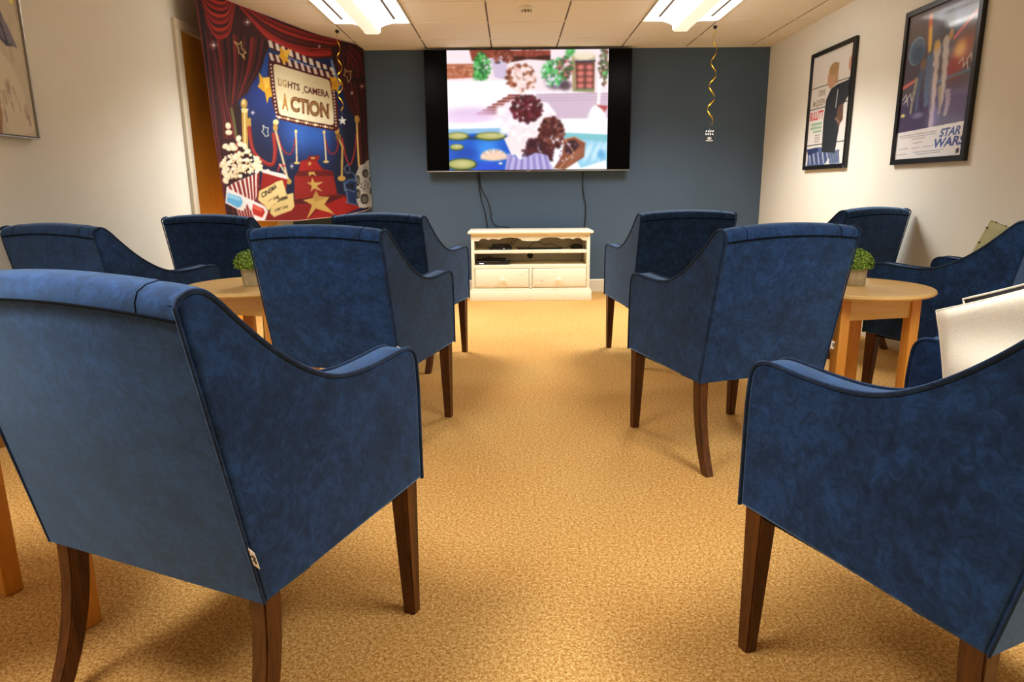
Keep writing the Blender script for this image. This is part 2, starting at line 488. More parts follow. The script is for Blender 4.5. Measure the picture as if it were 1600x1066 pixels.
def ceiling_light(fx, fy, label, wing='wing', side='lampside', power=38):
    t = thing('ceiling_light', (fx+.3, fy, ZC), label, 'ceiling light', 'fluorescent ceiling lights')
    L = .6
    b = NB()
    for s in (-1, 1): box(b, s*.297-.006 if s > 0 else -.3, s*.3 if s > 0 else -.291, -L, L, -.006, .03)
    box(b, -.3, .3, -L, -L+.012, -.006, .03); box(b, -.3, .3, L-.012, L, -.006, .03)
    box(b, -.3, .3, -L, L, .03, .045)
    finish('housing', b, M['lampbody'], t)
    # gull-wing reflector: from the edge to the lamp
    b = NB()
    half = [(.292, -.002), (.2, -.004), (.165, -.008), (.135, -.013), (.105, -.022), (.08, -.032), (.062, -.044)]
    for s in (-1, 1):
        vs = [[b.verts.new((s*x, y, z)) for x, z in half] for y in (-L+.014, L-.03)]
        for i in range(len(half)-1):
            q = [vs[0][i], vs[0][i+1], vs[1][i+1], vs[1][i]]
            b.faces.new(q if s < 0 else q[::-1])
        for j in (0, 1):
            up = [b.verts.new((s*x, (-L+.014, L-.03)[j], .01)) for x, z in half]
            for i in range(len(half)-1):
                q = [vs[j][i], up[i], up[i+1], vs[j][i+1]]; b.faces.new(q)
    finish('reflector', b, M[wing], t, 60)
    for s in (-1, 1):
        b = NB(); box(b, s*.197-.009, s*.197+.009, -L+.1, L-.17, -.012, -.0035); finish('slot', b, M['slot'], t)
    b = NB()
    prism(b, [(-.061,-.03), (-.061,-.072), (-.046,-.086), (.046,-.086), (.061,-.072), (.061,-.03)], -L+.034, L-.035, 'y')
    for f in b.faces:
        if abs(f.normal.x) > .9: f.material_index = 1
    finish('diffuser', b, [M['prism'], M[side]], t, 60)
    for y in (-L+.024, L-.035):
        b = NB(); prism(b, [(-.064,.0), (-.064,-.074), (-.048,-.089), (.048,-.089), (.064,-.074), (.064,.0)], y, y+.01, 'y')
        finish('end_cap', b, M['lampbody'], t, 60)
    # the light the optic throws downwards (narrow enough to leave the upper walls dimmer)
    ld = bpy.data.lights.new('downlight', 'AREA'); ld.shape = 'RECTANGLE'; ld.size = .5; ld.size_y = 1.1
    ld.energy = power; ld.color = LW; ld.spread = math.radians(130)
    lo = bpy.data.objects.new('downlight', ld); COL.objects.link(lo); lo.parent = t; lo.location = (0, 0, -.094)
    return t
ceiling_light(*FIX[0], 'lit fluorescent ceiling light in front of the printed backdrop, left of the television')
ceiling_light(*FIX[1], 'lit fluorescent ceiling light beside the gold spiral streamer, right of the television')
ceiling_light(*FIX[2], 'lit fluorescent ceiling light above the large left foreground armchair', 'wing2', 'lampside2', 26)
ceiling_light(*FIX[3], 'lit fluorescent ceiling light above the right foreground armchair holding cushions', 'wing2', 'lampside2', 26)

# smoke detector
t = thing('smoke_detector', (.12, 5.27, ZC), 'round white smoke detector on the ceiling between the two lights', 'smoke detector')
b = NB(); lathe(b, [(0,0), (.056,0), (.056,-.016), (.05,-.024), (.0,-.024)], 32); finish('base', b, M['smoke'], t)
b = NB(); lathe(b, [(0,-.024), (.036,-.024), (.036,-.044), (.0,-.044)], 24); finish('vent', b, M['smokedark'], t)
b = NB()
for k in range(10):
    a = 2*PI*k/10; box(b, -.004, .004, .034, .04, -.044, -.022)
    for vv in b.verts[-8:]: vv.co = Matrix.Rotation(a, 3, 'Z') @ vv.co
lathe(b, [(0,-.05), (.03,-.05), (.041,-.045), (.041,-.041), (.0,-.041)], 32)
finish('cap', b, M['smoke'], t)

# ------------------------------------------------------------------ armchair
W2 = .276
PROF = [(-.361,.851),(-.354,.862),(-.340,.869),(-.322,.871),(-.303,.864),(-.28,.845),(-.256,.821),(-.206,.775),(-.155,.735),(-.11,.706),(-.067,.684),(-.024,.669),(.02,.662),(.06,.660),(.12,.662),(.18,.667),(.215,.668),(.238,.662),(.252,.648),(.258,.625),(.262,.57),(.263,.345)]
PROF = [(p.x, p.y) for p in catmull([(a_, b_, 0) for a_, b_ in PROF[:-1]], 3)]+[PROF[-1]]
def make_chair():
    root = thing('armchair', (0,0,0), 'x', 'armchair')
    # backrest
    b = NB()
    bp = [(-.254,.330),(-.300,.560),(-.353,.828),(-.358,.846),(-.352,.861),(-.336,.870),(-.315,.873),(-.292,.868),(-.276,.852),(-.262,.82),(-.20,.62),(-.145,.46),(-.13,.330)]
    NX = 20; rows = []
    for i in range(NX+1):
        x = -.271+.542*i/NX; k = 1-(x/.271)**2; e = 1-abs(x/.271)**14*.5
        row = []
        for y, z in bp:
            zz = z+(.016*k if z > .8 else .004*k*(z > .5)); yy = y
            if y < -.29 and z < .83: yy = y-.010*k
            elif y < -.252 and z < .5: yy = y
            if z > .835 and abs(x) > .26: zz -= .004
            row.append(b.verts.new((x, yy, zz)))
        rows.append(row)
    n = len(bp)
    for r0, r1 in zip(rows, rows[1:]):
        for j in range(n):
            b.faces.new([r0[j], r0[(j+1)%n], r1[(j+1)%n], r1[j]])
    b.faces.new(rows[0]); b.faces.new(rows[-1][::-1])
    bmesh.ops.recalc_face_normals(b, faces=b.faces[:])
    back = finish('backrest', b, M['blue'], root, 50)
    # stitched seams of the back: along the top and the two short ones over the top
    b = NB()
    def bx(x, y, z, dz=0):
        k = 1-(x/.271)**2
        return (x, y, z+(.016*k if z > .8 else 0)+dz)
    tube(b, [bx(x_, -.3548-.0102*(1-(x_/.271)**2), .830) for x_ in [-.268+.536*i/24 for i in range(25)]], .0022, 6)
    for sx in (-.195, .195):
        tube(b, [bx(sx, y, z) for y, z in [(-.358,.832),(-.3585,.846),(-.3525,.8612),(-.3365,.8702),(-.315,.8732),(-.292,.8682),(-.275,.852),(-.262,.822)]], .0010, 6)
    finish('seam', b, M['seam'], back)
    # arms
    for s in (-1, 1):
        b = NB()
        prof = [(y+.004 if y < -.3 else y, z) for y, z in PROF]
        prof = prof[:-1]+[(.262,.345), (-.247,.328)]
        prof[0] = (-.353, .848)
        x1 = s*W2; x0 = s*(W2-.064)
        prism(b, prof, min(x0,x1), max(x0,x1), 'x', .009, 3)
        arm = finish('arm', b, M['blue'], root, 40)
        b = NB()
        tube(b, [(s*(W2-.0005), y, z) for y, z in PROF], [.0032]*3+[.0044]*(len(PROF)-3), 8)
        inner = [p for p in PROF if p[0] > -.2]
        tube(b, [(s*(W2-.0635), y, z) for y, z in inner], .0036, 8)
        finish('piping', b, M['pipe'], arm)
        b = NB(); tube(b, [(s*(W2-.0015), y, z) for y, z in ((-.253,.330),(-.307,.590),(-.361,.851))], .0028, 8)
        finish('rear_piping', b, M['pipe'], arm)
    # seat
    b = NB(); box(b, -.213, .213, -.16, .258, .40, .478, .024, 4)
    for vv in b.verts:
        if vv.co.z > .44: vv.co.z += .014*(1-(vv.co.x/.213)**2)*max(0, 1-((vv.co.y-.05)/.22)**2)
    finish('seat', b, M['blue'], root, 50)
    b = NB(); box(b, -.214, .214, -.2, .254, .338, .402, .004)
    fr = finish('seat_frame', b, M['blue'], root)
    b = NB(); box(b, -.262, .262, -.24, .25, .332, .339); finish('underside', b, M['under'], fr)
    # legs
    def leg(pts):
        b = NB(); rings = []
        for cx, cy, z, wx, wy in pts:
            rings.append([b.verts.new((cx+sx*wx/2, cy+sy*wy/2, z)) for sx, sy in ((-1,-1),(1,-1),(1,1),(-1,1))])
        for r0, r1 in zip(rings, rings[1:]):
            for k in range(4): b.faces.new([r0[k], r1[k], r1[(k+1)%4], r0[(k+1)%4]])
        b.faces.new(rings[0]); b.faces.new(rings[-1][::-1])
        bmesh.ops.recalc_face_normals(b, faces=b.faces[:])
        es = [e for e in b.edges if abs((e.verts[0].co-e.verts[1].co).z) > .01]
        bmesh.ops.bevel(b, geom=es, offset=.003, segments=2, affect='EDGES')
        return b
    for s in (-1, 1):
        finish('leg', leg([(s*.2440,.231,.345,.046,.048), (s*.2455,.235,.17,.038,.039), (s*.2465,.240,0,.030,.030)]), M['darkwood'], root)
    for s in (-1, 1):
        pts = []
        for k in range(9):
            q = k/8; z = .335*(1-q)
            pts.append((s*(.250+.006*q*q), -.226-.078*q**2.2, z, .038-.006*q, .042-.008*q))
        finish('leg', leg(pts), M['darkwood'], root)
    # care tag on the right rear corner
    b = NB()
    p = [(.2775,-.277,.447), (.2915,-.279,.442), (.2935,-.273,.411), (.279,-.271,.415)]
    f0 = [b.verts.new(q) for q in p]; f1 = [b.verts.new((q[0], q[1]-.0012, q[2])) for q in p]
    b.faces.new(f0); b.faces.new(f1[::-1])
    for k in range(4): b.faces.new([f0[k], f1[k], f1[(k+1)%4], f0[(k+1)%4]])
    bmesh.ops.recalc_face_normals(b, faces=b.faces[:])
    tg = tag(finish('care_tag', b, M['tag'], root), 'small white care tag')
    b = NB()
    for x, z, w, h in ((.283,.433,.004,.003), (.287,.429,.004,.005), (.284,.425,.006,.002), (.288,.421,.003,.003)):
        box(b, x, x+w, -.2810, -.2795, z, z+h)
    for vv in b.verts: vv.co.y += (.43-vv.co.z)*.18+.002
    finish('print', b, M['tagmark'], tg)
    return root

CH = [
 (-.5733, 1.3579, -.4064, 'large blue velvet armchair filling the lower left foreground, seen from behind'),
 (-.6026, 2.7889, -.3211, 'blue velvet armchair standing right of the left round table, second row from the television'),
 (-.617, 4.0581, -.3393, 'blue velvet armchair in the front row, just left of the cream media cabinet'),
 (-1.5532, 4.045, -.2914, 'dark blue armchair behind the left round table, below the wooden door'),
 (-1.755, 3.105, -.375, 'dark blue armchair against the left wall, left of the round table with a plant'),
 (.842, 1.2148, .4235, 'blue velvet armchair in the lower right foreground holding the big cream cushion'),
 (.8353, 2.6381, .335, 'blue velvet armchair standing left of the right round table, second row from the television'),
 (.905, 4.0934, .1682, 'blue velvet armchair in the front row, just right of the cream media cabinet'),
 (1.985, 4.3349, .4577, 'dark blue armchair behind the right round table, casting a shadow on the right wall'),
 (2.0, 3.0, .52, 'dark blue armchair against the right wall with a pale green cushion on its seat'),
]
proto = make_chair()
for i, (x, y, r, lab) in enumerate(CH):
    o = proto if i == 0 else copy_tree(proto)
    o.location = (x, y, 0); o.rotation_euler = (0, 0, r)
    o['label'] = lab; o['group'] = 'blue velvet armchairs set out in rows'

# ------------------------------------------------------------------ round tables
def make_table():
    root = thing('round_table', (0,0,0), 'x', 'table')
    R, H = .3055, .603
    b = NB()
    lathe(b, [(0,H-.024), (R-.022,H-.024), (R-.006,H-.019), (R,H-.012), (R-.002,H-.004), (R-.008,H), (R-.016,H-.0005), (R-.03,H-.003), (0,H-.003)], 96)
    finish('tabletop', b, M['oaktop'], root, 30)
    c = .160
    for s in ((-1,-1),(1,-1),(1,1),(-1,1)):
        b = NB(); box(b, s[0]*c-.0215, s[0]*c+.0215, s[1]*c-.0215, s[1]*c+.0215, 0, H-.0245, .003); finish('leg', b, M['oak'], root)
    for k in range(4):
        b = NB(); box(b, -c+.0215, c-.0215, c-.014, c+.012, H-.112, H-.0245, .0015)
        for vv in b.verts: vv.co = Matrix.Rotation(k*PI/2, 3, 'Z') @ vv.co
        finish('apron', b, M['oaktop'], root)
    return root
TB = [(1.418, 2.812, math.radians(12), 'round oak side table with a potted plant, on the right side of the room'),
      (-1.146, 3.022, math.radians(-13), 'round oak side table with a potted plant, on the left side of the room'),
      (-1.235, 1.365, math.radians(-26), 'oak side table hidden behind the large left foreground armchair, only its legs showing')]
tproto = make_table()
for i, (x, y, r, lab) in enumerate(TB):
    o = tproto if i == 0 else copy_tree(tproto)
    o.location = (x, y, 0); o.rotation_euler = (0, 0, r); o['label'] = lab; o['group'] = 'round oak side tables between armchairs'

# ------------------------------------------------------------------ plants
def plant(x, y, label, seed, square=False, s=1.0):
    rnd = random.Random(seed)
    t = thing('potted_plant', (x, y, .6005), label, 'potted plant', 'small potted plants on the round tables')
    b = NB()
    if square:
        h = .082*s
        r0, r1 = .034*s, .040*s
        rings = []
        for rr, z in ((r0,0),(r1,h),(r1-.005,h),(r1-.007,h-.012)):
            rings.append([b.verts.new((sx*rr, sy*rr, z)) for sx, sy in ((-1,-1),(1,-1),(1,1),(-1,1))])
        for a, c in zip(rings, rings[1:]):
            for k in range(4): b.faces.new([a[k], a[(k+1)%4], c[(k+1)%4], c[k]])
        b.faces.new(rings[0][::-1]); b.faces.new(rings[-1])
        bmesh.ops.bevel(b, geom=[e for e in b.edges], offset=.002, segments=2, affect='EDGES')
    else:
        h = .072*s
        lathe(b, [(0,0), (.040*s,0), (.043*s,.004), (.047*s,h-.003), (.046*s,h), (.042*s,h), (.041*s,h-.012), (0,h-.012)], 36)
    finish('pot', b, M['pot'], t, 40)
    b = NB(); R = .062*s; cz = h+.018*s
    for k in range(1500):
        # leaves on a flattened dome
        u = rnd.uniform(-.35, 1); a = rnd.uniform(0, 2*PI); q = math.sqrt(max(0, 1-u*u))
        d = Vector((q*math.cos(a), q*math.sin(a), u)); rr = R*rnd.uniform(.78, 1.06)
        p = Vector((d.x*rr*1.05, d.y*rr*1.05, cz+d.z*rr*.92))
        n = (d+Vector([rnd.uniform(-.7,.7) for _ in range(3)])).normalized()
        t1 = n.cross(Vector((rnd.uniform(-1,1), rnd.uniform(-1,1), rnd.uniform(-1,1)))).normalized(); t2 = n.cross(t1)
        L, Wd = .0062*s*rnd.uniform(.7,1.3), .0036*s*rnd.uniform(.7,1.3)
        v = [b.verts.new(p-t1*L), b.verts.new(p+t2*Wd+n*.001), b.verts.new(p+t1*L+n*.002), b.verts.new(p-t2*Wd+n*.001)]
        b.faces.new(v)
    lathe(b, [(0,h-.012), (.034*s,h-.01), (R*.78,cz), (R*.6,cz+R*.5), (0,cz+R*.78)], 20)
    finish('foliage', b, M['leaf'], t, 180)
    return t
plant(1.438, 2.842, 'green dome plant in a round cement pot on the right round table', 3, s=1.02)
plant(-1.150, 2.985, 'green dome plant in a square cement pot on the left round table', 4, True, s=.98).rotation_euler = (0,0,.5)

# ------------------------------------------------------------------ cushions
def cushion_bm(w, h, d, wob=0, seed=1, nx=22, ny=20):
    """pillow: thin at the edges, pointed corners; local x width, z height, y depth"""
    rnd = random.Random(seed); b = NB(); top = []; bot = []
    ph = [rnd.uniform(0, 6) for _ in range(6)]
    for j in range(ny+1):
        r0, r1 = [], []
        for i in range(nx+1):
            u, v = -1+2*i/nx, -1+2*j/ny
            pinch = 1-.07*(1-u*u)*0-.0
            x = u*w/2*(1-.045*(1-abs(v)**2)*abs(u)**3); z = v*h/2*(1-.05*(1-u*u)*abs(v)**3)
            k = max(0, (1-u**4)*(1-v**4))**.55
            y = d/2*k+wob*k*(math.sin(3*u+ph[0]+2*v)+.6*math.sin(5*v+ph[1]-2*u))
            y2 = -d/2*k
            r0.append(b.verts.new((x, y, z)))
            r1.append(r0[-1] if i in (0, nx) or j in (0, ny) else b.verts.new((x, y2, z)))
        top.append(r0); bot.append(r1)
    for j in range(ny):
        for i in range(nx):
            b.faces.new([top[j][i], top[j+1][i], top[j+1][i+1], top[j][i+1]])
            q = [bot[j][i], bot[j][i+1], bot[j+1][i+1], bot[j+1][i]]
            b.faces.new(q)
    edge = [top[0][i].co.copy() for i in range(nx+1)]+[top[j][nx].co.copy() for j in range(1, ny+1)]+[top[ny][i].co.copy() for i in range(nx-1, -1, -1)]+[top[j][0].co.copy() for j in range(ny-1, 0, -1)]
    return b, edge

def place(root, chair, loc, rot):
    """put a cushion on a chair, loc and rot in the chair's own frame"""
    x, y, r, _ = CH[chair]
    root.matrix_world = Matrix.Translation((x, y, 0)) @ Matrix.Rotation(r, 4, 'Z') @ Matrix.Translation(loc) @ rot
Rz = lambda a: Matrix.Rotation(a, 4, 'Z'); Rx = lambda a: Matrix.Rotation(a, 4, 'X'); Ry = lambda a: Matrix.Rotation(a, 4, 'Y')

t = thing('cushion', (0,0,0), 'large plain cream linen cushion on the right foreground armchair', 'cushion')
b, e = cushion_bm(.41, .31, .075, .014, 3); finish('cover', b, M['cream'], t, 60)
b = NB(); tube(b, e, .0022, 6, True); finish('edge_seam', b, M['cream'], t)
place(t, 5, (.136, -.048, .686), Rz(math.radians(81)) @ Rx(math.radians(16)) @ Ry(math.radians(25)))

t = thing('cushion', (0,0,0), 'black cushion with cream piping behind the large cream cushion', 'cushion')
b, e = cushion_bm(.40, .30, .035, 0, 5); finish('cover', b, M['navycloth'], t, 60)
b = NB(); tube(b, e, .0030, 8, True); tag(finish('piping', b, M['cream'], t), 'cream piping')
place(t, 5, (.186, -.068, .714), Rz(math.radians(81)) @ Rx(math.radians(14)) @ Ry(math.radians(25)))

t = thing('cushion', (0,0,0), 'pale green cushion with its corner showing above the far right armchair', 'cushion')
b, e = cushion_bm(.32, .32, .08, .004, 8); finish('cover', b, M['sage'], t, 60)
b = NB(); tube(b, e, .0025, 6, True); finish('edge_seam', b, M['sage'], t)
b = NB()
for q in [p_ for i_, p_ in enumerate(e) if i_ % 4 == 2]: box(b, q.x-.003, q.x+.003, q.y-.0035, q.y+.0035, q.z-.003, q.z+.003)
tag(finish('edge_stitching', b, M['darkwood'], t), 'dark stitched edge')
place(t, 9, (.025, -.120, .679), Rz(math.radians(-18.5)) @ Rx(math.radians(15)) @ Ry(math.radians(13.2)))

# ------------------------------------------------------------------ media cabinet
CX, CYF, CYB = .170, 6.21, 6.62
cab = thing('media_cabinet', (CX, CYF, 0), 'low cream distressed media cabinet with scalloped top rail under the television', 'media cabinet')
def cpart(name, boxes, bev=.003, mat='shabby', parent=None):
    b = NB()
    for q in boxes: box(b, *q, bev)
    return finish(name, b, M[mat], parent or cab)
HW, D = .541, CYB-CYF
cpart('side_panel', [(-HW, -HW+.028, .0, D, .098, .612)]); cpart('side_panel', [(HW-.028, HW, .0, D, .098, .612)])
b = NB()
prism(b, [(-HW-.026,-.030),(HW+.026,-.030),(HW+.026,D+.005),(-HW-.026,D+.005)], .612, .638, 'z', .008, 3)
finish('top', b, M['shabby'], cab)
# plinth with a stepped upper edge
cpart('plinth', [(-HW-.018, HW+.018, -.018, D, 0, .088), (-HW-.008, HW+.008, -.008, D, .088, .108)], .003)
# back boards: tongue and groove with a round cable hole rim
b = NB()
n = 9
for k in range(n):
    xa = -HW+.028+(2*HW-.056)*k/n; xb = -HW+.028+(2*HW-.056)*(k+1)/n
    box(b, xa+.0015, xb-.0015, D-.016, D-.006, .1, .612, .0015, 1)
box(b, -HW+.02, HW-.02, D-.007, D-.002, .1, .612)
finish('back_panel', b, M['shabby'], cab)
b = NB(); prism(b, [(.006+.030*math.cos(2*PI*k/24), .378+.030*math.sin(2*PI*k/24)) for k in range(24)], D-.0175, D-.012, 'y')
tag(finish('cable_hole', b, M['blackmatte'], cab), 'round black cable hole')
b = NB(); prism(b, [(-.016+.026*math.cos(2*PI*k/24), .574+.026*math.sin(2*PI*k/24)) for k in range(24)], D-.0175, D-.012, 'y')
tag(finish('cable_hole', b, M['blackmatte'], cab), 'round black cable hole')
# shelves
cpart('shelf', [(-HW+.028, HW-.028, .004, D-.016, .434, .462)]); cpart('shelf', [(-HW+.028, HW-.028, .004, D-.016, .302, .328)])
# scalloped rail
xl, xr = -HW+.028, HW-.028
def sc(x):
    f = abs(x)/xr
    z = .548
    if f < .10: z = .546+.006*(1-f/.1)*0
    def hump(c, w, h): return h*max(0, 1-((f-c)/w)**2)**.5 if abs(f-c) < w else 0
    z += hump(.36, .21, .030)+hump(.655, .095, .020)+hump(.83, .085, .022)
    return z
top = [(xl, .612), (xr, .612)]
low = [(xr-(xr-xl)*k/120, sc(xr-(xr-xl)*k/120)) for k in range(121)]
b = NB(); prism(b, top+low, .002, .022, 'y'); finish('scalloped_rail', b, M['shabby'], cab, 30)
# drawer frame and drawers
cpart('drawer_rail', [(xl, xr, .002, .02, .298, .304), (xl, xr, .002, .02, .108, .118), (-.012, .012, .002, .02, .108, .3)], .001)
for s in (-1, 1):
    x0, x1 = (xl+.004, -.016) if s < 0 else (.016, xr-.004)
    b = NB(); box(b, x0, x1, -.004, .018, .122, .294, .005, 3); box(b, x0+.012, x1-.012, -.008, -.002, .134, .282, .004, 2)
    box(b, x0+.01, x1-.01, .018, D-.06, .126, .26)
    dr = finish('drawer', b, M['shabby'], cab)
    b = NB(); xc = (x0+x1)/2-.004*s
    lathe(b, [(0,0), (.010,0), (.009,.010), (.019,.018), (.021,.026), (.015,.034), (0,.036)], 24)
    for vv in b.verts: vv.co = Vector((xc+vv.co.x, -.008-vv.co.z, .196+vv.co.y))
    finish('knob', b, M['shabby'], dr)

# devices on the shelves
def dev(name, label, cat, x, y, z, parts, rz=0, group=None):
    t = thing(name, (CX+x, CYF+y, z), label, cat, group, rz)
    for nm, bxs, mt in parts:
        b = NB()
        for q in bxs: box(b, *q, .002)
        finish(nm, b, M[mt], t)
    return t
dev('set_top_box', 'flat black set-top box on the upper shelf of the cream cabinet', 'set-top box', -.275, .13, .462,
    [('case', [(-.105,.105,-.07,.08,.004,.022), (-.095,-.075,-.05,-.03,0,.005), (.075,.095,-.05,-.03,0,.005)], 'black'), ('indicator', [(.028,.036,-.0715,-.069,.010,.016)], 'led')])
dev('media_player', 'small black media player stacked on the flat set-top box', 'media player', -.268, .14, .4845,
    [('case', [(-.085,.085,-.06,.06,.0,.024)], 'black'), ('front_strip', [(-.06,.02,-.0615,-.059,.009,.012)], 'metal')])
dev('soundbar', 'thin black wired bar lying on the upper shelf of the cream cabinet', 'soundbar', .075, .10, .462,
    [('body', [(-.185,.215,-.02,.02,.0,.014)], 'black'), ('end_cap', [(-.192,-.184,-.02,.02,.0,.024)], 'black')])
dev('disc_player', 'black disc player with silver trim on the lower shelf of the cream cabinet', 'disc player', -.345, .12, .328,
    [('case', [(-.155,.15,-.09,.12,.004,.036), (-.12,-.1,-.07,-.05,0,.005), (.1,.12,-.07,-.05,0,.005)], 'black'),
     ('trim', [(-.13,.07,-.0915,-.089,.0285,.0315)], 'metal'), ('display', [(-.125,-.085,-.0915,-.0895,.010,.016)], 'led')])
dev('games_console', 'small black console box on top of the black disc player', 'console', -.31, .13, .3645,
    [('case', [(-.135,.125,-.06,.07,0,.014), (-.10,-.05,-.04,.02,.014,.034)], 'blackmatte'), ('connector', [(.075,.115,-.065,-.04,.002,.012)], 'metal'), ('connector', [(.09,.12,-.05,-.02,.014,.030)], 'metal')])
t = thing('computer_mouse', (CX+.43, CYF+.14, .463), 'black computer mouse at the right end of the upper shelf', 'computer mouse')
b = NB(); lathe(b, [(0,0), (.055,0), (.06,.012), (.05,.032), (.025,.042), (0,.045)], 28)
for vv in b.verts: vv.co.y *= .6
finish('shell', b, M['blackmatte'], t, 50)
b = NB(); tube(b, catmull([(-.056,0,.018), (-.11,-.01,.006), (-.16,.01,.003), (-.2,.03,.003)], 6), .003, 6); finish('cord', b, M['blackmatte'], t)

def cable(name, pts, label, r=.0045):
    b = NB(); tube(b, catmull(pts, 8), r, 8)
    return tag(finish(name, b, M['blackmatte']), label, 'cable')
Yw = YF-.012
cable('cable', [(-.322,Yw,1.2),(-.318,Yw,1.10),(-.306,Yw,.99),(-.292,Yw,.90),(-.262,Yw,.80),(-.246,Yw,.70),(-.232,Yw-.004,.60),(-.22,Yw-.008,.50)], 'left of the two black cables hanging under the television')
cable('cable', [(-.300,Yw,1.2),(-.305,Yw,1.10),(-.285,Yw,1.0),(-.232,Yw,.90),(-.205,Yw,.80),(-.196,Yw,.72),(-.165,Yw-.004,.668),(-.11,Yw-.03,.650),(-.05,Yw-.06,.645),(-.0,Yw-.05,.62),(.0,Yw-.02,.5)], 'second black cable under the television, curling onto the cabinet top')
cable('cable', [(.694,Yw,1.2),(.692,Yw,1.02),(.706,Yw,.92),(.722,Yw,.84),(.722,Yw,.74),(.713,Yw,.62),(.713,Yw,.45)], 'single black cable hanging below the right end of the television')
cable('cable', [(CX-.21,6.38,.512),(CX-.19,6.42,.545),(CX-.15,6.45,.575),(CX-.11,6.47,.56),(CX-.14,6.44,.53),(CX-.17,6.40,.50),(CX-.16,6.43,.55),(CX-.08,6.5,.585),(CX-.016,6.59,.578)], 'tangled black cable rising behind the small media player', .003)
cable('cable', [(CX-.02,6.34,.468),(CX+.03,6.4,.515),(CX+.08,6.42,.520),(CX+.14,6.42,.495),(CX+.2,6.42,.500),(CX+.26,6.4,.478),(CX+.30,6.38,.470)], 'thin looping black cable over the wired bar in the cabinet', .0028)

# ------------------------------------------------------------------ television
TVX0, TVX1, TVZ0, TVZ1 = -.800, 1.126, 1.168, 2.262
tvc = ((TVX0+TVX1)/2, YF-.10, (TVZ0+TVZ1)/2)
tv = thing('television', (tvc[0], YF-.06, tvc[2]), 'very large wall-mounted television showing a bright film scene with black side bars', 'television')
w, h = (TVX1-TVX0)/2, (TVZ1-TVZ0)/2
b = NB(); box(b, -w, w, -.04, -.012, -h, h, .004); box(b, -w*.75, w*.75, -.012, .03, -h*.8, h*.6, .01)
finish('case', b, M['black'], tv)
M['screen'] = plain('glossy_black_screen', (3,3,4), .25, spec=.06)
b = NB(); box(b, -w+.008, w-.008, -.0412, -.0395, -h+.014, h-.008); finish('screen', b, M['screen'], tv)
b = NB(); box(b, -w, w, -.0425, -.0395, -h, -h+.010, .0015); finish('bezel', b, M['metal'], tv)
b = NB(); box(b, -.02, .02, -.044, -.041, -h+.0, -h+.012, .001); finish('logo_plate', b, M['silver'], tv)
b = NB(); box(b, -.25, .25, .028, .0595, -.2, .2); finish('wall_bracket', b, M['blackmatte'], tv)
px0, px1 = -.585-tvc[0], .905-tvc[0]

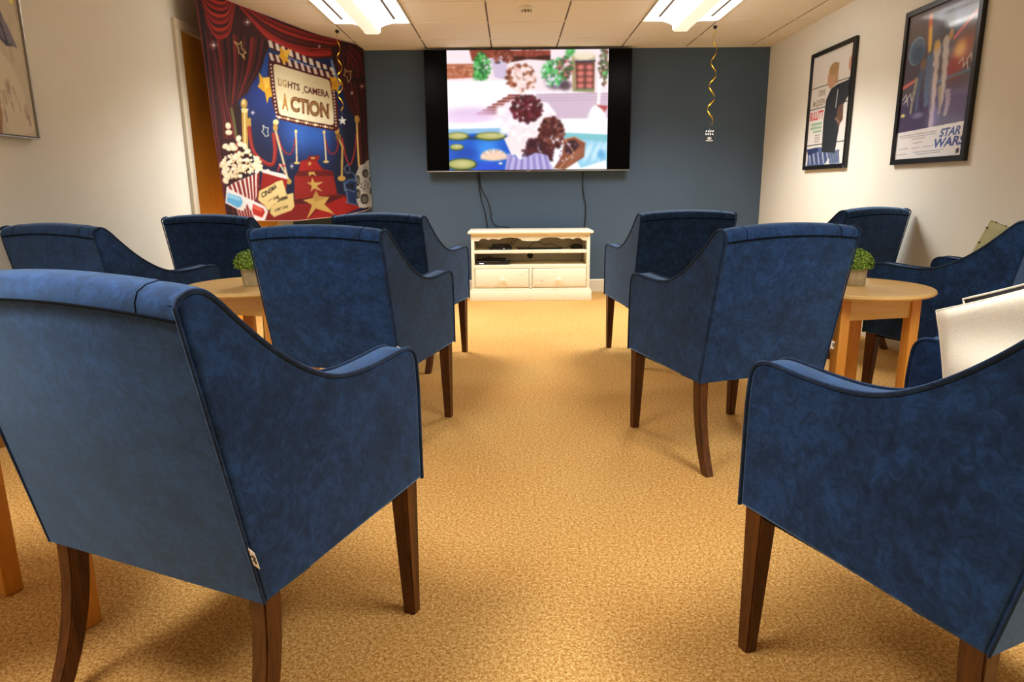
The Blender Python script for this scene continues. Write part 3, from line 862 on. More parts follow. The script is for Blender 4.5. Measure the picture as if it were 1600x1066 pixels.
def tv_art():
    c = Canvas(45, 40, 1350, 1025, 360, 272, (250,244,250))
    rnd = random.Random(2)
    # upper garden wall
    c.poly([(45,40),(1350,40),(1350,380),(760,380),(560,290),(45,290)], (246,226,232))
    c.poly([(45,150),(260,150),(280,260),(45,270)], (176,96,66))
    for y in (175, 205, 235): c.line([(45,y),(260,y-6)], 9, (222,170,150), .8, .6)
    c.poly([(230,40),(560,40),(560,80),(250,130)], (138,62,46)); c.poly([(560,45),(880,45),(880,92),(620,100)], (142,64,50))
    c.poly([(570,92),(880,86),(880,130),(700,118),(560,140)], (64,26,24))
    c.poly([(400,110),(540,100),(520,280),(430,260)], (206,190,214)); c.ell(455,140,24,12,(70,60,80))
    for x, y, r in ((300,130,34),(295,235,38),(340,250,30),(860,200,44),(935,240,40),(945,140,26),(1000,235,34),(1040,60,34),(1320,240,22)):
        c.ell(x, y, r, r*1.25, (48,150,62), .95, .3, .5); c.ell(x-6, y-10, r*.5, r*.7, (120,214,130), .8, 0, .6)
    c.ell(920,300,80,60,(86,74,92),.9,0,.4); c.ell(935,290,62,44,(226,220,240),.9,.4,.4); c.ell(1000,330,50,40,(60,40,52),.8,0,.5)
    c.poly([(1050,90),(1240,90),(1240,390),(1060,380)], (168,146,108)); c.poly([(1080,140),(1235,130),(1232,370),(1090,360)], (110,60,52))
    for i in range(2):
        for j in range(4): c.ell(1125+i*70, 185+j*50, 26, 20, (216,120,112), .95, 0, .4)
    c.ell(1150,95,90,34,(236,224,196),.95,0,.4); c.line([(1080,140),(1240,135)],10,(30,40,90)); c.line([(1080,365),(1230,365)],14,(98,140,96),.9,.5)
    # terrace, steps
    c.poly([(45,290),(540,285),(760,390),(1350,390),(1350,640),(45,640)], (253,246,250))
    c.poly([(760,395),(1350,388),(1350,600),(900,600)], (214,190,208))
    for k in range(9): c.line([(770,405+k*24),(1350,400+k*24)], 7, (170,140,164) if k < 3 else (190,166,186), .8, .8)
    for k in range(7): c.poly([(540-k*42,400+k*24),(640,400+k*24),(640,414+k*24),(530-k*42,412+k*24)], (112,42,48))
    for k in range(7): c.poly([(530-k*42,412+k*24),(640,414+k*24),(640,423+k*24),(520-k*42,423+k*24)], (206,156,140))
    c.ell(230,560,220,60,(222,188,226),.8,0,.6); c.ell(180,600,160,30,(236,208,240),.8,0,.6)
    # pond
    c.poly([(45,640),(1350,600),(1350,1025),(45,1025)], (250,250,252))
    c.poly([(45,690),(560,690),(620,1025),(45,1025)], (24,92,200))
    c.poly([(45,680),(520,672),(520,715),(45,720)], (140,186,226)); c.ell(360,850,90,90,(60,150,240),.8,0,.7); c.ell(180,880,90,50,(18,66,170),.8,0,.7)
    c.ell(330,1000,160,40,(40,80,210),.9,0,.5); c.ell(240,755,60,14,(16,40,60),.7,0,.5)
    for x, y, rx, ry in ((120,740,95,36),(390,742,130,36),(110,830,60,28),(150,975,125,52)):
        c.ell(x, y, rx, ry, (70,84,30)); c.ell(x, y-4, rx*.88, ry*.76, (176,176,104)); c.ell(x+8, y-6, rx*.5, ry*.4, (206,200,140), .8, 0, .6)
    for k in range(11):
        a = PI+PI*k/10; c.line([(415,925),(415+100*math.cos(a),920+62*math.sin(a))], 26, (250,226,206) if k % 2 else (238,190,160), .95, .4)
    c.ell(415,925,90,22,(246,206,176),.9,0,.4); c.ell(470,968,16,10,(250,230,210))
    c.poly([(960,720),(1350,770),(1350,1025),(1140,1025)], (150,208,234)); c.poly([(980,715),(1350,735),(1350,800),(1000,760)], (126,196,206))
    for x in (1190,1260,1310): c.ell(x,880,22,80,(214,238,250),.8,.4,.6)
    c.ell(1300,900,30,40,(60,150,214),.7,0,.6); c.poly([(1100,1025),(1340,950),(1350,1025)], (255,252,255))
    # fountain post
    c.line([(1290,120),(1270,500)], 26, (250,240,240)); c.ell(1262,560,58,70,(254,252,254)); c.poly([(1285,50),(1335,55),(1325,130),(1280,120)], (190,214,232))
    c.poly([(1250,490),(1350,500),(1320,560),(1290,520)], (176,70,70)); c.ell(1262,600,75,80,(255,252,255),.9,0,.3)
    # plain garden planting (generic stand-in for the middle of the picture): pale urn, blossom and dark shrubs
    def dabs(cx, cy, rx, ry, n, r, cols, soft=.4):
        for k in range(n):
            a, q = rnd.uniform(0, 2*PI), rnd.uniform(0, 1)**.5
            c.ell(cx+rx*q*math.cos(a), cy+ry*q*math.sin(a), r*rnd.uniform(.6,1.3), r*rnd.uniform(.5,1.1), rnd.choice(cols), .85, a, soft)
    for (x, y, rx, ry, cols) in ((330,170,70,110,[(40,130,54),(90,190,100),(30,90,44)]),(900,230,95,110,[(40,140,60),(96,200,116),(34,96,50),(240,228,240)]),(1000,190,60,90,[(60,120,60),(200,110,110),(90,60,60)]),(500,90,90,50,[(130,60,46),(170,90,66),(90,40,34)]),(720,70,150,22,[(150,70,56),(120,50,42)]),(150,215,110,44,[(190,110,78),(214,150,120),(150,80,56)]),(1310,180,40,150,[(60,90,50),(130,110,70),(100,60,50)])):
        dabs(x, y, rx, ry, 70, 13, cols)
    c.poly([(470,520),(560,445),(700,430),(860,470),(930,560),(900,640),(760,720),(610,740),(500,700),(440,610)], (252,240,244))
    dabs(560, 600, 120, 120, 40, 30, [(255,250,252),(248,232,240),(236,222,240)], .6)
    dabs(640, 270, 115, 105, 130, 20, [(150,84,52),(120,50,34),(176,112,84),(110,60,44)])
    dabs(650, 280, 110, 110, 60, 18, [(253,226,222),(250,232,228),(250,214,210)])
    dabs(690, 520, 125, 110, 150, 18, [(88,22,36),(70,18,28),(110,30,46),(60,30,34)])
    c.poly([(500,760),(640,700),(820,600),(900,540),(880,640),(780,760),(640,900),(560,900)], (252,230,232))
    dabs(690, 730, 150, 90, 60, 26, [(253,232,234),(248,220,224),(255,244,246)], .6)
    dabs(780, 880, 120, 110, 110, 22, [(64,24,34),(50,20,40),(84,34,44)])
    dabs(890, 720, 105, 130, 200, 16, [(74,28,30),(96,40,40),(54,18,24),(130,70,58)])
    c.poly([(530,880),(640,940),(760,880),(850,900),(910,1025),(505,1025)], (170,160,214))
    for k in range(14): c.line([(560+k*23,905+10*math.sin(k)),(530+k*28,1025)], 8, (224,220,246) if k % 2 else (98,84,160), .8, .6)
    # wicker basket
    c.poly([(990,770),(1080,750),(1170,800),(1160,920),(1000,1025),(910,1015),(980,900)], (136,76,54))
    c.poly([(1010,790),(1080,775),(1120,820),(1060,900),(1000,880)], (60,30,40))
    for k in range(7): c.line([(1080+k*14,880-k*8),(1000+k*24,1020-k*18)], 5, (186,128,98), .8, .5)
    c.line([(1000,770),(1075,880),(960,1010)], 10, (206,150,116), .9, .3); c.line([(1000,770),(1080,752),(1168,802)], 9, (206,150,116), .9, .3)
    for k in range(14): c.ell(rnd.uniform(920,1090), rnd.uniform(800,990), 9, 7, rnd.choice([(230,220,240),(150,110,150)]), .9)
    c.blur(3)
    return c.done()
img = tv_art()
M['film'] = printed('lit_screen_picture', .3, emission=1.0)
grid_print('screen_picture', lambda u, v: np.stack([px0+u*(px1-px0), np.full_like(u, -.0417), h-.009-v*(2*h-.026)], -1), img, M['film'], tv)
tv.rotation_euler = (math.radians(-1.2), 0, 0)

# ------------------------------------------------------------------ posters on the right wall
def quad_xy(cn):
    """bilinear map of the unit square to four points tl,tr,br,bl"""
    tl, tr, br, bl = [np.array(p, float) for p in cn]
    return lambda u, v: tuple((tl*(1-u)+tr*u)*(1-v)+(bl*(1-u)+br*u)*v)

def framed(name, label, cat, group, yfar, ynear, z0, z1, img, bw=.032):
    t = thing(name, (XR, (yfar+ynear)/2, z0), label, cat, group)
    hw, hh = (yfar-ynear)/2, z1-z0
    b = NB()
    # mitred frame: four bars
    def bar(P):
        prism(b, P, -.028, -.002, 'x', .0015, 1)
    o_, i_ = [(-hw,0),(hw,0),(hw,hh),(-hw,hh)], [(-hw+bw,bw),(hw-bw,bw),(hw-bw,hh-bw),(-hw+bw,hh-bw)]
    for k in range(4): bar([o_[k], o_[(k+1)%4], i_[(k+1)%4], i_[k]])
    finish('frame', b, M['frame'], t)
    b = NB(); box(b, -.014, -.004, -hw+bw*.6, hw-bw*.6, bw*.6, hh-bw*.6); finish('backing_board', b, M['tag'], t)
    g_ = bw-.002
    # u runs from the far edge to the near edge
    grid_print('poster', lambda u, v: np.stack([np.full_like(u, -.0155), hw-g_-u*2*(hw-g_), hh-g_-v*(hh-2*g_)], -1), img, M['posterprint'], t)
    b = NB(); box(b, -.0195, -.0175, -hw+bw-.003, hw-bw+.003, bw-.003, hh-bw+.003); finish('glazing', b, M['glazing'], t)
    return t
M['posterprint'] = printed('poster_paper', .6)
def glaz():
    m, nt, bb = newmat('poster_glazing')
    for n in list(nt.nodes): nt.nodes.remove(n)
    o = nt.nodes.new('ShaderNodeOutputMaterial'); mx = nt.nodes.new('ShaderNodeMixShader'); tr = nt.nodes.new('ShaderNodeBsdfTransparent')
    gl = nt.nodes.new('ShaderNodeBsdfGlossy'); gl.inputs['Roughness'].default_value = .08
    lw = nt.nodes.new('ShaderNodeLayerWeight'); pw = nt.nodes.new('ShaderNodeMath'); pw.operation = 'POWER'; pw.inputs[1].default_value = 4
    fr = nt.nodes.new('ShaderNodeMath'); fr.operation = 'MULTIPLY_ADD'; fr.inputs[1].default_value = .45; fr.inputs[2].default_value = .02
    nt.links.new(lw.outputs['Facing'], pw.inputs[0]); nt.links.new(pw.outputs[0], fr.inputs[0])
    nt.links.new(fr.outputs[0], mx.inputs[0]); nt.links.new(tr.outputs[0], mx.inputs[1]); nt.links.new(gl.outputs[0], mx.inputs[2])
    nt.links.new(mx.outputs[0], o.inputs['Surface']); return m
M['glazing'] = glaz()

def poster_one():
    c = Canvas(0, 0, 1, 1, 190, 260, (236,232,226))
    # plain stand-in: tall dark shape over ruled panels, pale head-like oval
    for v0 in (.285, .475, .805): c.line([(0,v0),(1,v0+.0)], .008, (40,38,36))
    c.poly([(.05,.86),(.35,.83),(.62,.86),(.66,.93),(.5,1),(.05,1)], (86,104,150)); 
    for k in range(9): c.line([(.08+.06*k,.87+.01*(k%3)),(.14+.06*k,.98)], .015, (30,44,88) if k % 2 else (214,222,236))
    c.poly([(.0,.84),(.30,.83),(.34,.87),(.05,.9)], (40,56,104))
    c.poly([(.62,.9),(.85,.87),(.9,.99),(.66,1)], (120,136,170)); 
    for k in range(6): c.line([(.66+.04*k,.88),(.64+.04*k,.98)], .012, (44,54,86))
    c.poly([(.42,.42),(.52,.335),(.66,.31),(.92,.30),(1.0,.26),(1,.40),(.86,.50),(.80,.72),(.76,.90),(.42,.88),(.40,.60)], (36,40,48))
    c.poly([(.74,.50),(.86,.48),(.88,.62),(.78,.68),(.72,.60)], (104,74,58))
    c.line([(.70,.36),(.68,.50)], .02, (196,200,206)); c.line([(.80,.64),(.70,.60)], .02, (150,110,92))
    c.ell(.53,.235,.115,.095,(206,160,128)); c.ell(.56,.165,.115,.055,(178,146,96)); c.poly([(.44,.14),(.68,.12),(.68,.30),(.60,.30),(.62,.20),(.46,.20)], (178,144,96), .7)
    c.ell(.95,.17,.05,.06,(214,164,136)); c.ell(.99,.14,.035,.06,(206,150,120))
    c.text('STEVE', (.21,.368), (.17,0), (0,-.05), (140,112,74), .02)
    c.text('McQUEEN', (.08,.452), (.31,0), (0,-.055), (140,112,74), .02)
    c.text('BULLITT', (.02,.575), (.36,0), (0,-.075), (214,36,52), .025)
    for v0, a in ((.615,.06),(.65,.04),(.685,.12)): c.line([(a+.03,v0),(.36,v0)], .022, (150,186,152), .85)
    for v0 in (.72,.74,.76,.78): c.line([(.20,v0),(.34,v0)], .008, (110,104,96), .85)
    return c.done()

def poster_two():
    c = Canvas(0, 0, 1, 1, 230, 300, (92,84,92)); rnd = random.Random(6)
    # plain stand-in: space scene with planet, glows and pale upright shapes
    for k in range(34): c.ell(rnd.uniform(0,1), rnd.uniform(0,.75), rnd.uniform(.06,.2), rnd.uniform(.04,.1), rnd.choice([(78,70,82),(100,92,98),(64,60,84),(84,74,96)]), .35, 0, .8)
    c.ell(.5,.72,.6,.16,(70,54,120),.6,0,.7); c.ell(.8,.70,.3,.14,(96,70,140),.55,0,.7); c.poly([(0,.62),(.5,.60),(1,.62),(1,.80),(0,.80)], (56,46,86), .45)
    c.ell(.17,.255,.125,.095,(120,150,180)); c.ell(.18,.26,.112,.085,(84,112,146)); c.ell(.20,.28,.08,.055,(66,86,116),.8,0,.4)
    c.ell(.60,.14,.20,.15,(110,128,190),.75,0,.7)
    c.ell(.60,.17,.10,.11,(44,44,60),.9,.1,.35); c.ell(.50,.22,.09,.10,(60,60,78),.7,0,.5)
    c.line([(.33,.06),(.36,.24)], .055, (224,108,70), 1, .6); c.line([(.35,.14),(.37,.27)], .045, (238,206,84), 1, .6)
    c.line([(.98,.12),(.70,.25)], .022, (232,110,110), 1, .8); c.line([(.0,.49),(.2,.455)], .022, (236,120,112), 1, .8)
    c.ell(.82,.36,.15,.10,(206,96,60),.85,-.4,.7); c.ell(.80,.33,.07,.05,(246,200,110),.9,0,.7); c.ell(.72,.45,.10,.06,(160,50,50),.7,0,.7)
    c.line([(.55,.50),(1,.47)], .02, (84,130,170), .8, .9)
    # pale upright rock-like columns
    for x, y0, y1, w_, col in ((.50,.30,.76,.09,(222,206,206)),(.61,.26,.62,.08,(212,206,204)),(.28,.38,.64,.07,(84,104,140)),(.40,.34,.62,.09,(96,124,164)),(.20,.46,.66,.05,(166,160,142)),(.60,.55,.70,.05,(170,160,120)),(.70,.58,.72,.07,(176,164,182)),(.46,.42,.66,.05,(110,120,150))):
        for k in range(6):
            q = k/5; c.ell(x+.018*math.sin(3*q+x*9), y0+(y1-y0)*q, w_*(.6-.2*q), (y1-y0)/8, col, .9, 0, .35)
    c.ell(.47,.26,.045,.035,(216,176,90),.9,0,.5); c.ell(.30,.36,.04,.04,(150,110,80),.8,0,.5); c.ell(.655,.22,.03,.035,(214,160,96),.85,0,.5)
    for x, y in ((.05,.60),(.10,.57),(.03,.57),(.80,.42),(.86,.45),(.9,.41)): c.line([(x,y),(x+.05,y-.03),(x+.07,y+.02)], .01, (220,224,226), .9, .5)
    c.ell(.06,.685,.035,.012,(240,220,130),1,0,.6); c.ell(.30,.70,.08,.02,(170,180,210),.6,0,.7); c.ell(.56,.74,.06,.10,(150,140,230),.45,0,.8)
    # white band at the foot
    c.poly([(0,.805),(1,.785),(1,1),(0,1)], (240,238,240))
    for k, (v0, a, b_) in enumerate(((.83,.03,.62),(.845,.06,.60),(.862,.25,.45),(.89,.28,.42),(.925,.05,.20),(.925,.27,.38),(.922,.44,.60),(.955,.3,.75),(.97,.35,.7),(.965,.03,.18))):
        c.line([(a,v0),(b_,v0-.004)], .005, (150,146,150), .8)
    c.text('STAR', (.66,.868), (.28,-.006), (.02,-.052), (52,72,150), .035)
    c.text('WARS', (.58,.935), (.42,-.008), (.02,-.056), (52,72,150), .035)
    c.poly([(.91,.955),(.95,.95),(.95,.98),(.91,.985)], (50,52,60))
    return c.done()
framed('poster', 'black-framed white film poster reading BULLITT, nearer the blue wall', 'poster', 'framed film posters on the right wall', 5.755, 5.04, 1.138, 2.025, poster_one())
framed('poster', 'black-framed dark film poster reading STAR WARS, at the upper right edge', 'poster', 'framed film posters on the right wall', 4.43, 3.718, 1.134, 2.023, poster_two())

# ------------------------------------------------------------------ painting on the left wall
def painting():
    c = Canvas(0, 0, 1, 1, 200, 200, (206,196,172)); rnd = random.Random(3)
    # right-hand strip is what shows; u=1 is the far edge
    for k in range(60):
        x, y = rnd.random(), rnd.random(); c.line([(x,y),(x+rnd.uniform(-.02,.04),y+rnd.uniform(.05,.15))], rnd.uniform(.01,.05), rnd.choice([(190,172,146),(214,204,182),(176,148,120),(198,190,168)]), .4, .9)
    c.poly([(0,0),(.93,0),(.97,.18),(.98,.35),(.96,.36),(.93,.22),(.88,.10),(.6,.05),(0,.1)], (238,232,128))
    for k in range(26): c.ell(rnd.uniform(.6,.95), rnd.uniform(0,.18), rnd.uniform(.008,.03), rnd.uniform(.008,.03), rnd.choice([(70,60,90),(60,52,60),(210,196,80)]), .85)
    c.poly([(.60,.0),(.76,.06),(.84,.22),(.90,.42),(.96,.56),(.90,.57),(.84,.52),(.78,.40),(.70,.22),(.60,.12)], (64,58,78))
    for k in range(14): c.line([(.76+.012*k,.2+.02*k),(.80+.012*k,.5+.005*k)], .01, rnd.choice([(120,116,140),(44,40,58),(150,140,150)]), .8)
    c.poly([(.0,.55),(.70,.58),(.79,.72),(.82,.9),(.80,1),(0,1)], (168,118,84))
    for k in range(20): c.line([(.3+.025*k,.6+rnd.uniform(0,.2)),(.33+.025*k,.8+rnd.uniform(0,.2))], .02, rnd.choice([(188,132,98),(140,92,66),(190,160,120)]), .5, .8)
    P = [(p.x, p.y) for p in catmull([(.82,.60,0),(.88,.62,0),(.93,.70,0),(.97,.86,0),(.985,.97,0),(.84,.98,0),(.82,.80,0)], 8, True)]
    c.poly(P, (218,208,184))
    for k in range(26): x = rnd.uniform(.78,.98); y = rnd.uniform(.72,.92); c.line([(x,y),(x+.005,y+rnd.uniform(.03,.08))], .006, rnd.choice([(132,108,100),(150,124,110),(176,164,120)]), .7, .8)
    return c.done()
t = thing('painting', (XL, 2.62, 1.240), 'abstract canvas painting in a thin silver frame high on the left wall', 'painting')
hw, hh = .545, .86
b = NB()
for q in ((-hw,hw,0,.006),(-hw,hw,hh-.006,hh)): box(b, .0, .036, q[0], q[1], q[2], q[3])
for q in ((-hw,-hw+.006),(hw-.006,hw)): box(b, .0, .036, q[0], q[1], .006, hh-.006)
finish('frame', b, M['silver'], t)
b = NB(); box(b, .0, .027, -hw+.011, hw-.011, .011, hh-.011); finish('canvas', b, M['cream'], t)
b = NB(); box(b, .0, .008, -hw+.006, hw-.006, .006, hh-.006); finish('shadow_gap', b, M['blackmatte'], t)
grid_print('picture', lambda u, v: np.stack([np.full_like(u, .0275), -hw+.011+u*2*(hw-.011), hh-.011-v*(hh-.022)], -1), painting(), M['posterprint'], t)

# ------------------------------------------------------------------ printed backdrop in the left far corner
def backdrop_art():
    c = Canvas(292, -45, 592, 355, 420, 560, (22,34,96)); rnd = random.Random(9)
    A = lambda x, y: (300+x/2.9625, y/2.9625)
    TL = lambda x, y: (310+x/6.664, y/6.664)
    TR = lambda x, y: (440+x/7.107, 30+y/7.107)
    BL = lambda x, y: (330+x/6.27, 180+y/6.27)
    BR = lambda x, y: (440+x/6.27, 180+y/6.27)
    C_ = lambda x, y: (400+x/7.107, 60+y/7.107)
    L = lambda f, pts: [f(*p) for p in pts]
    # night-blue ground
    c.ell(*A(540,650), 85, 65, (40,86,190), .9, 0, .9); c.ell(*A(520,630), 45, 34, (66,130,220), .5, 0, .9); c.ell(*A(330,430), 26, 40, (36,66,160), .9, 0, .8)
    c.ell(*A(300,720), 40, 60, (16,26,64), .8, 0, .8); c.ell(*A(480,830), 90, 40, (18,26,62), .8, 0, .8); c.ell(*A(730,700), 26, 80, (14,18,44), .9, 0, .8)
    c.poly(L(TL, [(690,400),(730,430),(690,560),(640,700),(600,740),(600,660)]), (150,182,220), .8); c.poly(L(TL, [(700,420),(720,640),(700,780),(640,800),(650,600)]), (38,92,180), .8)
    c.poly(L(TR, [(535,430),(560,460),(640,700),(620,830),(580,700)]), (150,180,220), .8); c.poly(L(TR, [(560,470),(610,560),(700,760),(640,800)]), (52,96,180), .8)
    # curtains: left fall
    c.poly([(292,-45),(340,-45),(372,160),(392,240),(370,356),(292,356)], (50,12,14))
    c.folds([(300,-40),(318,120),(332,240),(345,356)], [(345,-40),(352,120),(366,240),(384,356)], 9, [(96,22,22),(44,10,12),(120,32,32),(58,12,14)])
    dk, md, lt = (52,10,10), (104,20,16), (150,34,24)
    c.poly(L(A, [(20,-120),(330,-20),(352,180),(345,230),(300,330),(255,430),(175,490),(205,600),(225,680),(160,720),(135,760),(90,300),(30,0)]), (74,16,14))
    c.folds(L(A, [(70,140),(100,320),(135,520),(170,700)]), L(A, [(345,180),(315,310),(240,430),(180,490)]), 17, [md,dk,lt,md,dk])
    c.folds(L(A, [(78,190),(110,400),(140,600),(150,980)]), L(A, [(150,360),(165,480),(190,560),(225,680)]), 8, [(120,30,26),(84,16,20),(150,44,44),(60,12,14)])
    c.poly(L(A, [(138,640),(200,640),(160,1010),(145,1010)]), (70,18,22))
    # upper left swag
    c.folds(L(A, [(10,-140),(60,-60),(140,-20),(190,-60)]), L(A, [(65,110),(110,175),(170,150),(200,20)]), 13, [(196,40,26),(84,14,12),(214,52,34),(120,22,16)])
    # long top swag
    c.folds(L(A, [(120,-60),(350,60),(560,135),(770,195)]), L(A, [(200,-10),(345,190),(480,250),(640,240)]), 12, [(110,22,18),(80,14,14),(164,34,24),(120,22,18),(196,46,30),(90,16,14)])
    c.folds(L(A, [(200,0),(330,130),(480,215),(620,240),(720,190)]), L(A, [(215,30),(345,190),(480,262),(640,262),(720,215)]), 3, [(176,38,26),(206,50,34),(110,20,18)])
    # right curtain
    c.poly(L(A, [(640,225),(715,175),(800,225),(812,330),(845,965),(800,970),(775,700),(765,560),(720,500),(690,400),(660,320)]), (58,12,14))
    c.folds(L(A, [(680,200),(672,300),(700,420),(765,560)]), L(A, [(800,225),(806,330),(822,450),(815,620)]), 12, [(112,20,22),(64,12,14),(90,16,18),(46,8,10)])
    c.folds(L(A, [(765,470),(775,560),(780,700),(790,960)]), L(A, [(815,400),(822,560),(836,760),(846,965)]), 6, [(96,22,20),(50,10,10),(74,16,14)])
    c.folds(L(TR, [(700,380),(740,440),(800,520),(900,600)]), L(TR, [(760,270),(830,330),(900,430),(925,640)]), 8, [(130,22,24),(70,12,14),(104,18,20)])
    c.poly(L(TR, [(690,650),(760,640),(930,660),(940,700),(800,690)]), (40,8,10))
    # stanchion far left, tassels
    gold, gold2, pale = (196,156,70), (150,108,40), (236,214,150)
    c.poly(L(A, [(228,505),(258,505),(258,690),(230,690)]), gold); c.line(L(A, [(243,510),(243,690)]), 2.2, pale); c.ell(*A(240,478), 5.5, 8, gold); c.ell(*A(238,472), 2.5, 4, pale); c.poly(L(A, [(225,500),(262,500),(256,520),(230,520)]), pale)
    c.line(L(A, [(178,500),(190,560),(200,630)]), 4, (120,110,60)); c.poly(L(A, [(255,545),(272,545),(274,590),(258,590)]), gold)
    def rope(P, w, col=(150,26,34)):
        Q = [(p.x, p.y) for p in catmull([(*A(*p), 0) for p in P], 8)]; c.line(Q, w, col); c.line([(x-.4, y-.3*w) for x, y in Q], w*.3, (206,80,76), .7)
    rope([(264,590),(280,690),(320,745),(365,760),(378,700),(372,620)], 6.5, (158,32,26))
    rope([(388,620),(410,690),(440,715),(465,690),(475,640)], 2.4); rope([(612,640),(630,700),(655,712),(672,680),(668,620)], 2.4)
    rope([(690,640),(710,730),(735,760),(758,690),(765,620)], 3.2)
    def post(top, bot, w, col=gold, disc=None):
        c.line([A(*top), A(*bot)], w, col); c.line([A(top[0]-1, top[1]), A(bot[0]-1, bot[1])], w*.4, pale); c.ell(*A(*top), w*.95, w*1.1, pale)
        if disc: c.ell(*A(*bot), disc, disc*.42, (190,160,84)); c.ell(A(*bot)[0], A(*bot)[1]-.6, disc*.8, disc*.25, (226,206,140))
    post((765,545),(778,770), 3.6); c.ell(*A(767,552), 4.2, 6.2, gold)
    c.line(L(A, [(380,600),(400,690),(435,840)]), 3, (206,190,150)); c.ell(*A(382,565), 4.2, 4.6, pale); c.ell(*A(380,590), 3.4, 6, gold); c.ell(*A(438,840), 5, 4.4, gold)
    post((478,608),(482,755), 2.4, (216,200,170), 5); post((608,612),(618,750), 2.4, (216,200,170), 5)
    c.line(L(A, [(672,630),(692,680),(690,820)]), 3, (200,164,84)); c.ell(*A(668,605), 3.4, 6.5, gold); c.ell(*A(674,632), 4, 5, gold2); c.ell(*A(690,826), 6, 4.2, gold)
    # carpet steps with stars
    c.poly(L(BR, [(255,400),(370,395),(365,430),(345,460),(400,530),(500,550),(545,770),(640,790),(780,910),(560,990),(250,1030),(0,1030),(-360,1040),(-200,960),(20,900),(115,820),(118,600),(160,545),(180,450),(255,425)]), (158,24,20))
    c.poly(L(BR, [(118,600),(500,600),(545,775),(115,820)]), (170,34,26)); c.poly(L(BR, [(160,548),(500,552),(500,600),(118,600)]), (122,18,18)); c.poly(L(BR, [(180,450),(345,450),(395,530),(165,545)]), (186,30,24))
    c.poly(L(BR, [(115,825),(545,780),(640,795),(560,850),(120,870)]), (104,14,16)); c.poly(L(BR, [(600,800),(780,905),(560,985),(250,1030),(470,860)]), (186,26,20))
    c.ell(*BR(305,420), 4, 2, (196,150,80))
    gs = (206,172,92)
    c.star(*BR(270,475), 4.6, gs, 0, 1.0, skew=-.1); c.poly(L(BR, [(255,560),(330,556),(325,570),(352,598),(300,580),(262,600)]), gs)
    c.poly(L(BR, [(300,612),(330,660),(410,655),(350,695),(408,752),(330,718),(282,752),(300,695),(235,658),(288,660)]), gs)
    c.poly(L(BR, [(345,735),(375,795),(465,800),(420,875),(520,975),(345,915),(240,1020),(300,880),(205,830),(310,810)]), gs); c.poly(L(BR, [(345,735),(375,795),(465,800),(345,850),(310,810)]), (180,140,66), .6)
    # clapper board
    mar = (92,20,22)
    c.poly(L(C_, [(115,5),(840,325),(835,345),(700,300),(350,205),(230,160),(118,90)]), mar)
    for k in range(10):
        x = 120+k*77; y = 10+k*33.5; c.poly(L(C_, [(x,y),(x+40,y+16),(x+62,y+98),(x+16,y+82)]), (232,222,206))
    c.poly(L(C_, [(120,100),(235,150),(350,205),(560,270),(700,330),(820,345),(820,362),(560,315),(345,245),(120,145)]), (34,60,120))
    c.line(L(C_, [(350,205),(560,300),(760,360)]), 1.4, (160,180,210))
    c.poly(L(C_, [(122,145),(345,240),(560,310),(840,362),(835,450),(600,400),(330,320),(150,270)]), mar)
    for k in range(10):
        x = 128+k*71; y = 152+k*23; c.poly(L(C_, [(x+26,y+6),(x+58,y+18),(x+56,y+104),(x+2,y+82)] if k < 0 else [(x,y),(x+34,y+11),(x+62,y+98),(x+22,y+84)]), (232,212,200))
    c.poly(L(C_, [(126,240),(170,262),(826,440),(866,560),(900,740),(908,1004),(885,1028),(840,1024),(470,955),(222,892),(182,770),(128,500)]), mar)
    inner = [(200,282),(790,455),(815,480),(838,640),(858,860),(855,955),(825,965),(500,905),(260,850),(238,825),(200,560),(178,320),(180,290)]
    c.poly(L(C_, inner), (228,216,176)); c.poly(L(C_, [(240,690),(850,800),(858,950),(825,962),(262,848)]), (238,230,200), .8)
    for k in range(15):
        q = k/14; c.ell(*C_(150+q*66, 290+q*570), 1.25, 1.5, (240,226,196))
    for k in range(24):
        q = k/23; c.ell(*C_(240+q*600, 874+q*124), 1.25 if k % 4 else 2.4, 1.25 if k % 4 else 2.0, (250,226,170) if k % 4 else (252,240,200))
    for k in range(12):
        q = k/11; c.ell(*C_(856+q*24, 590+q*380), 1.2, 1.6, (240,226,196))
    br = (88,38,26)
    c.text('LI', C_(232,515), (C_(272,527)[0]-C_(232,515)[0], 1.6), (-.2,-11.5), (170,118,66), .02); c.text('G', C_(285,530), (7.6,1.6), (-.2,-10.8), (184,134,66), .02)
    c.text('HTS', C_(352,545), (17.6,5.0), (-.1,-10.2), br, .02)
    c.text(',', C_(508,600), (1.6,.3), (0,-9), br, .02); c.text('CAMERA', C_(528,594), (39.4,9.2), (-.2,-10.2), (104,40,36), .02)
    for col, w in (((112,60,28), .05), ((196,146,84), -.012)):
        c.text('A', C_(272,770), (11.6,3.6), (-.3,-23), (176,122,52) if w > 0 else (214,168,90), w)
        c.text('CTION', C_(378,795), (60.5,12.6), (-.4,-21.5), col, w)
    # filled stars
    yl = (232,178,40)
    c.poly(L(C_, [(255,85),(310,130),(378,118),(350,215),(365,275),(325,255),(300,305),(280,240),(235,190),(262,160)]), yl); c.poly(L(C_, [(310,130),(378,118),(350,215),(310,190)]), (246,206,80), .8)
    c.poly(L(C_, [(15,370),(60,430),(140,425),(150,520),(172,640),(135,650),(112,720),(90,600),(5,530),(28,480)]), yl); c.poly(L(C_, [(60,430),(140,425),(130,540),(90,560)]), (250,214,90), .8)
    c.poly(L(C_, [(808,420),(850,430),(880,420),(900,470),(940,515),(905,530),(905,605),(875,570),(830,575),(835,500)]), yl); c.ell(*C_(875,505), 5, 5, (212,150,30), .5, 0, .6)
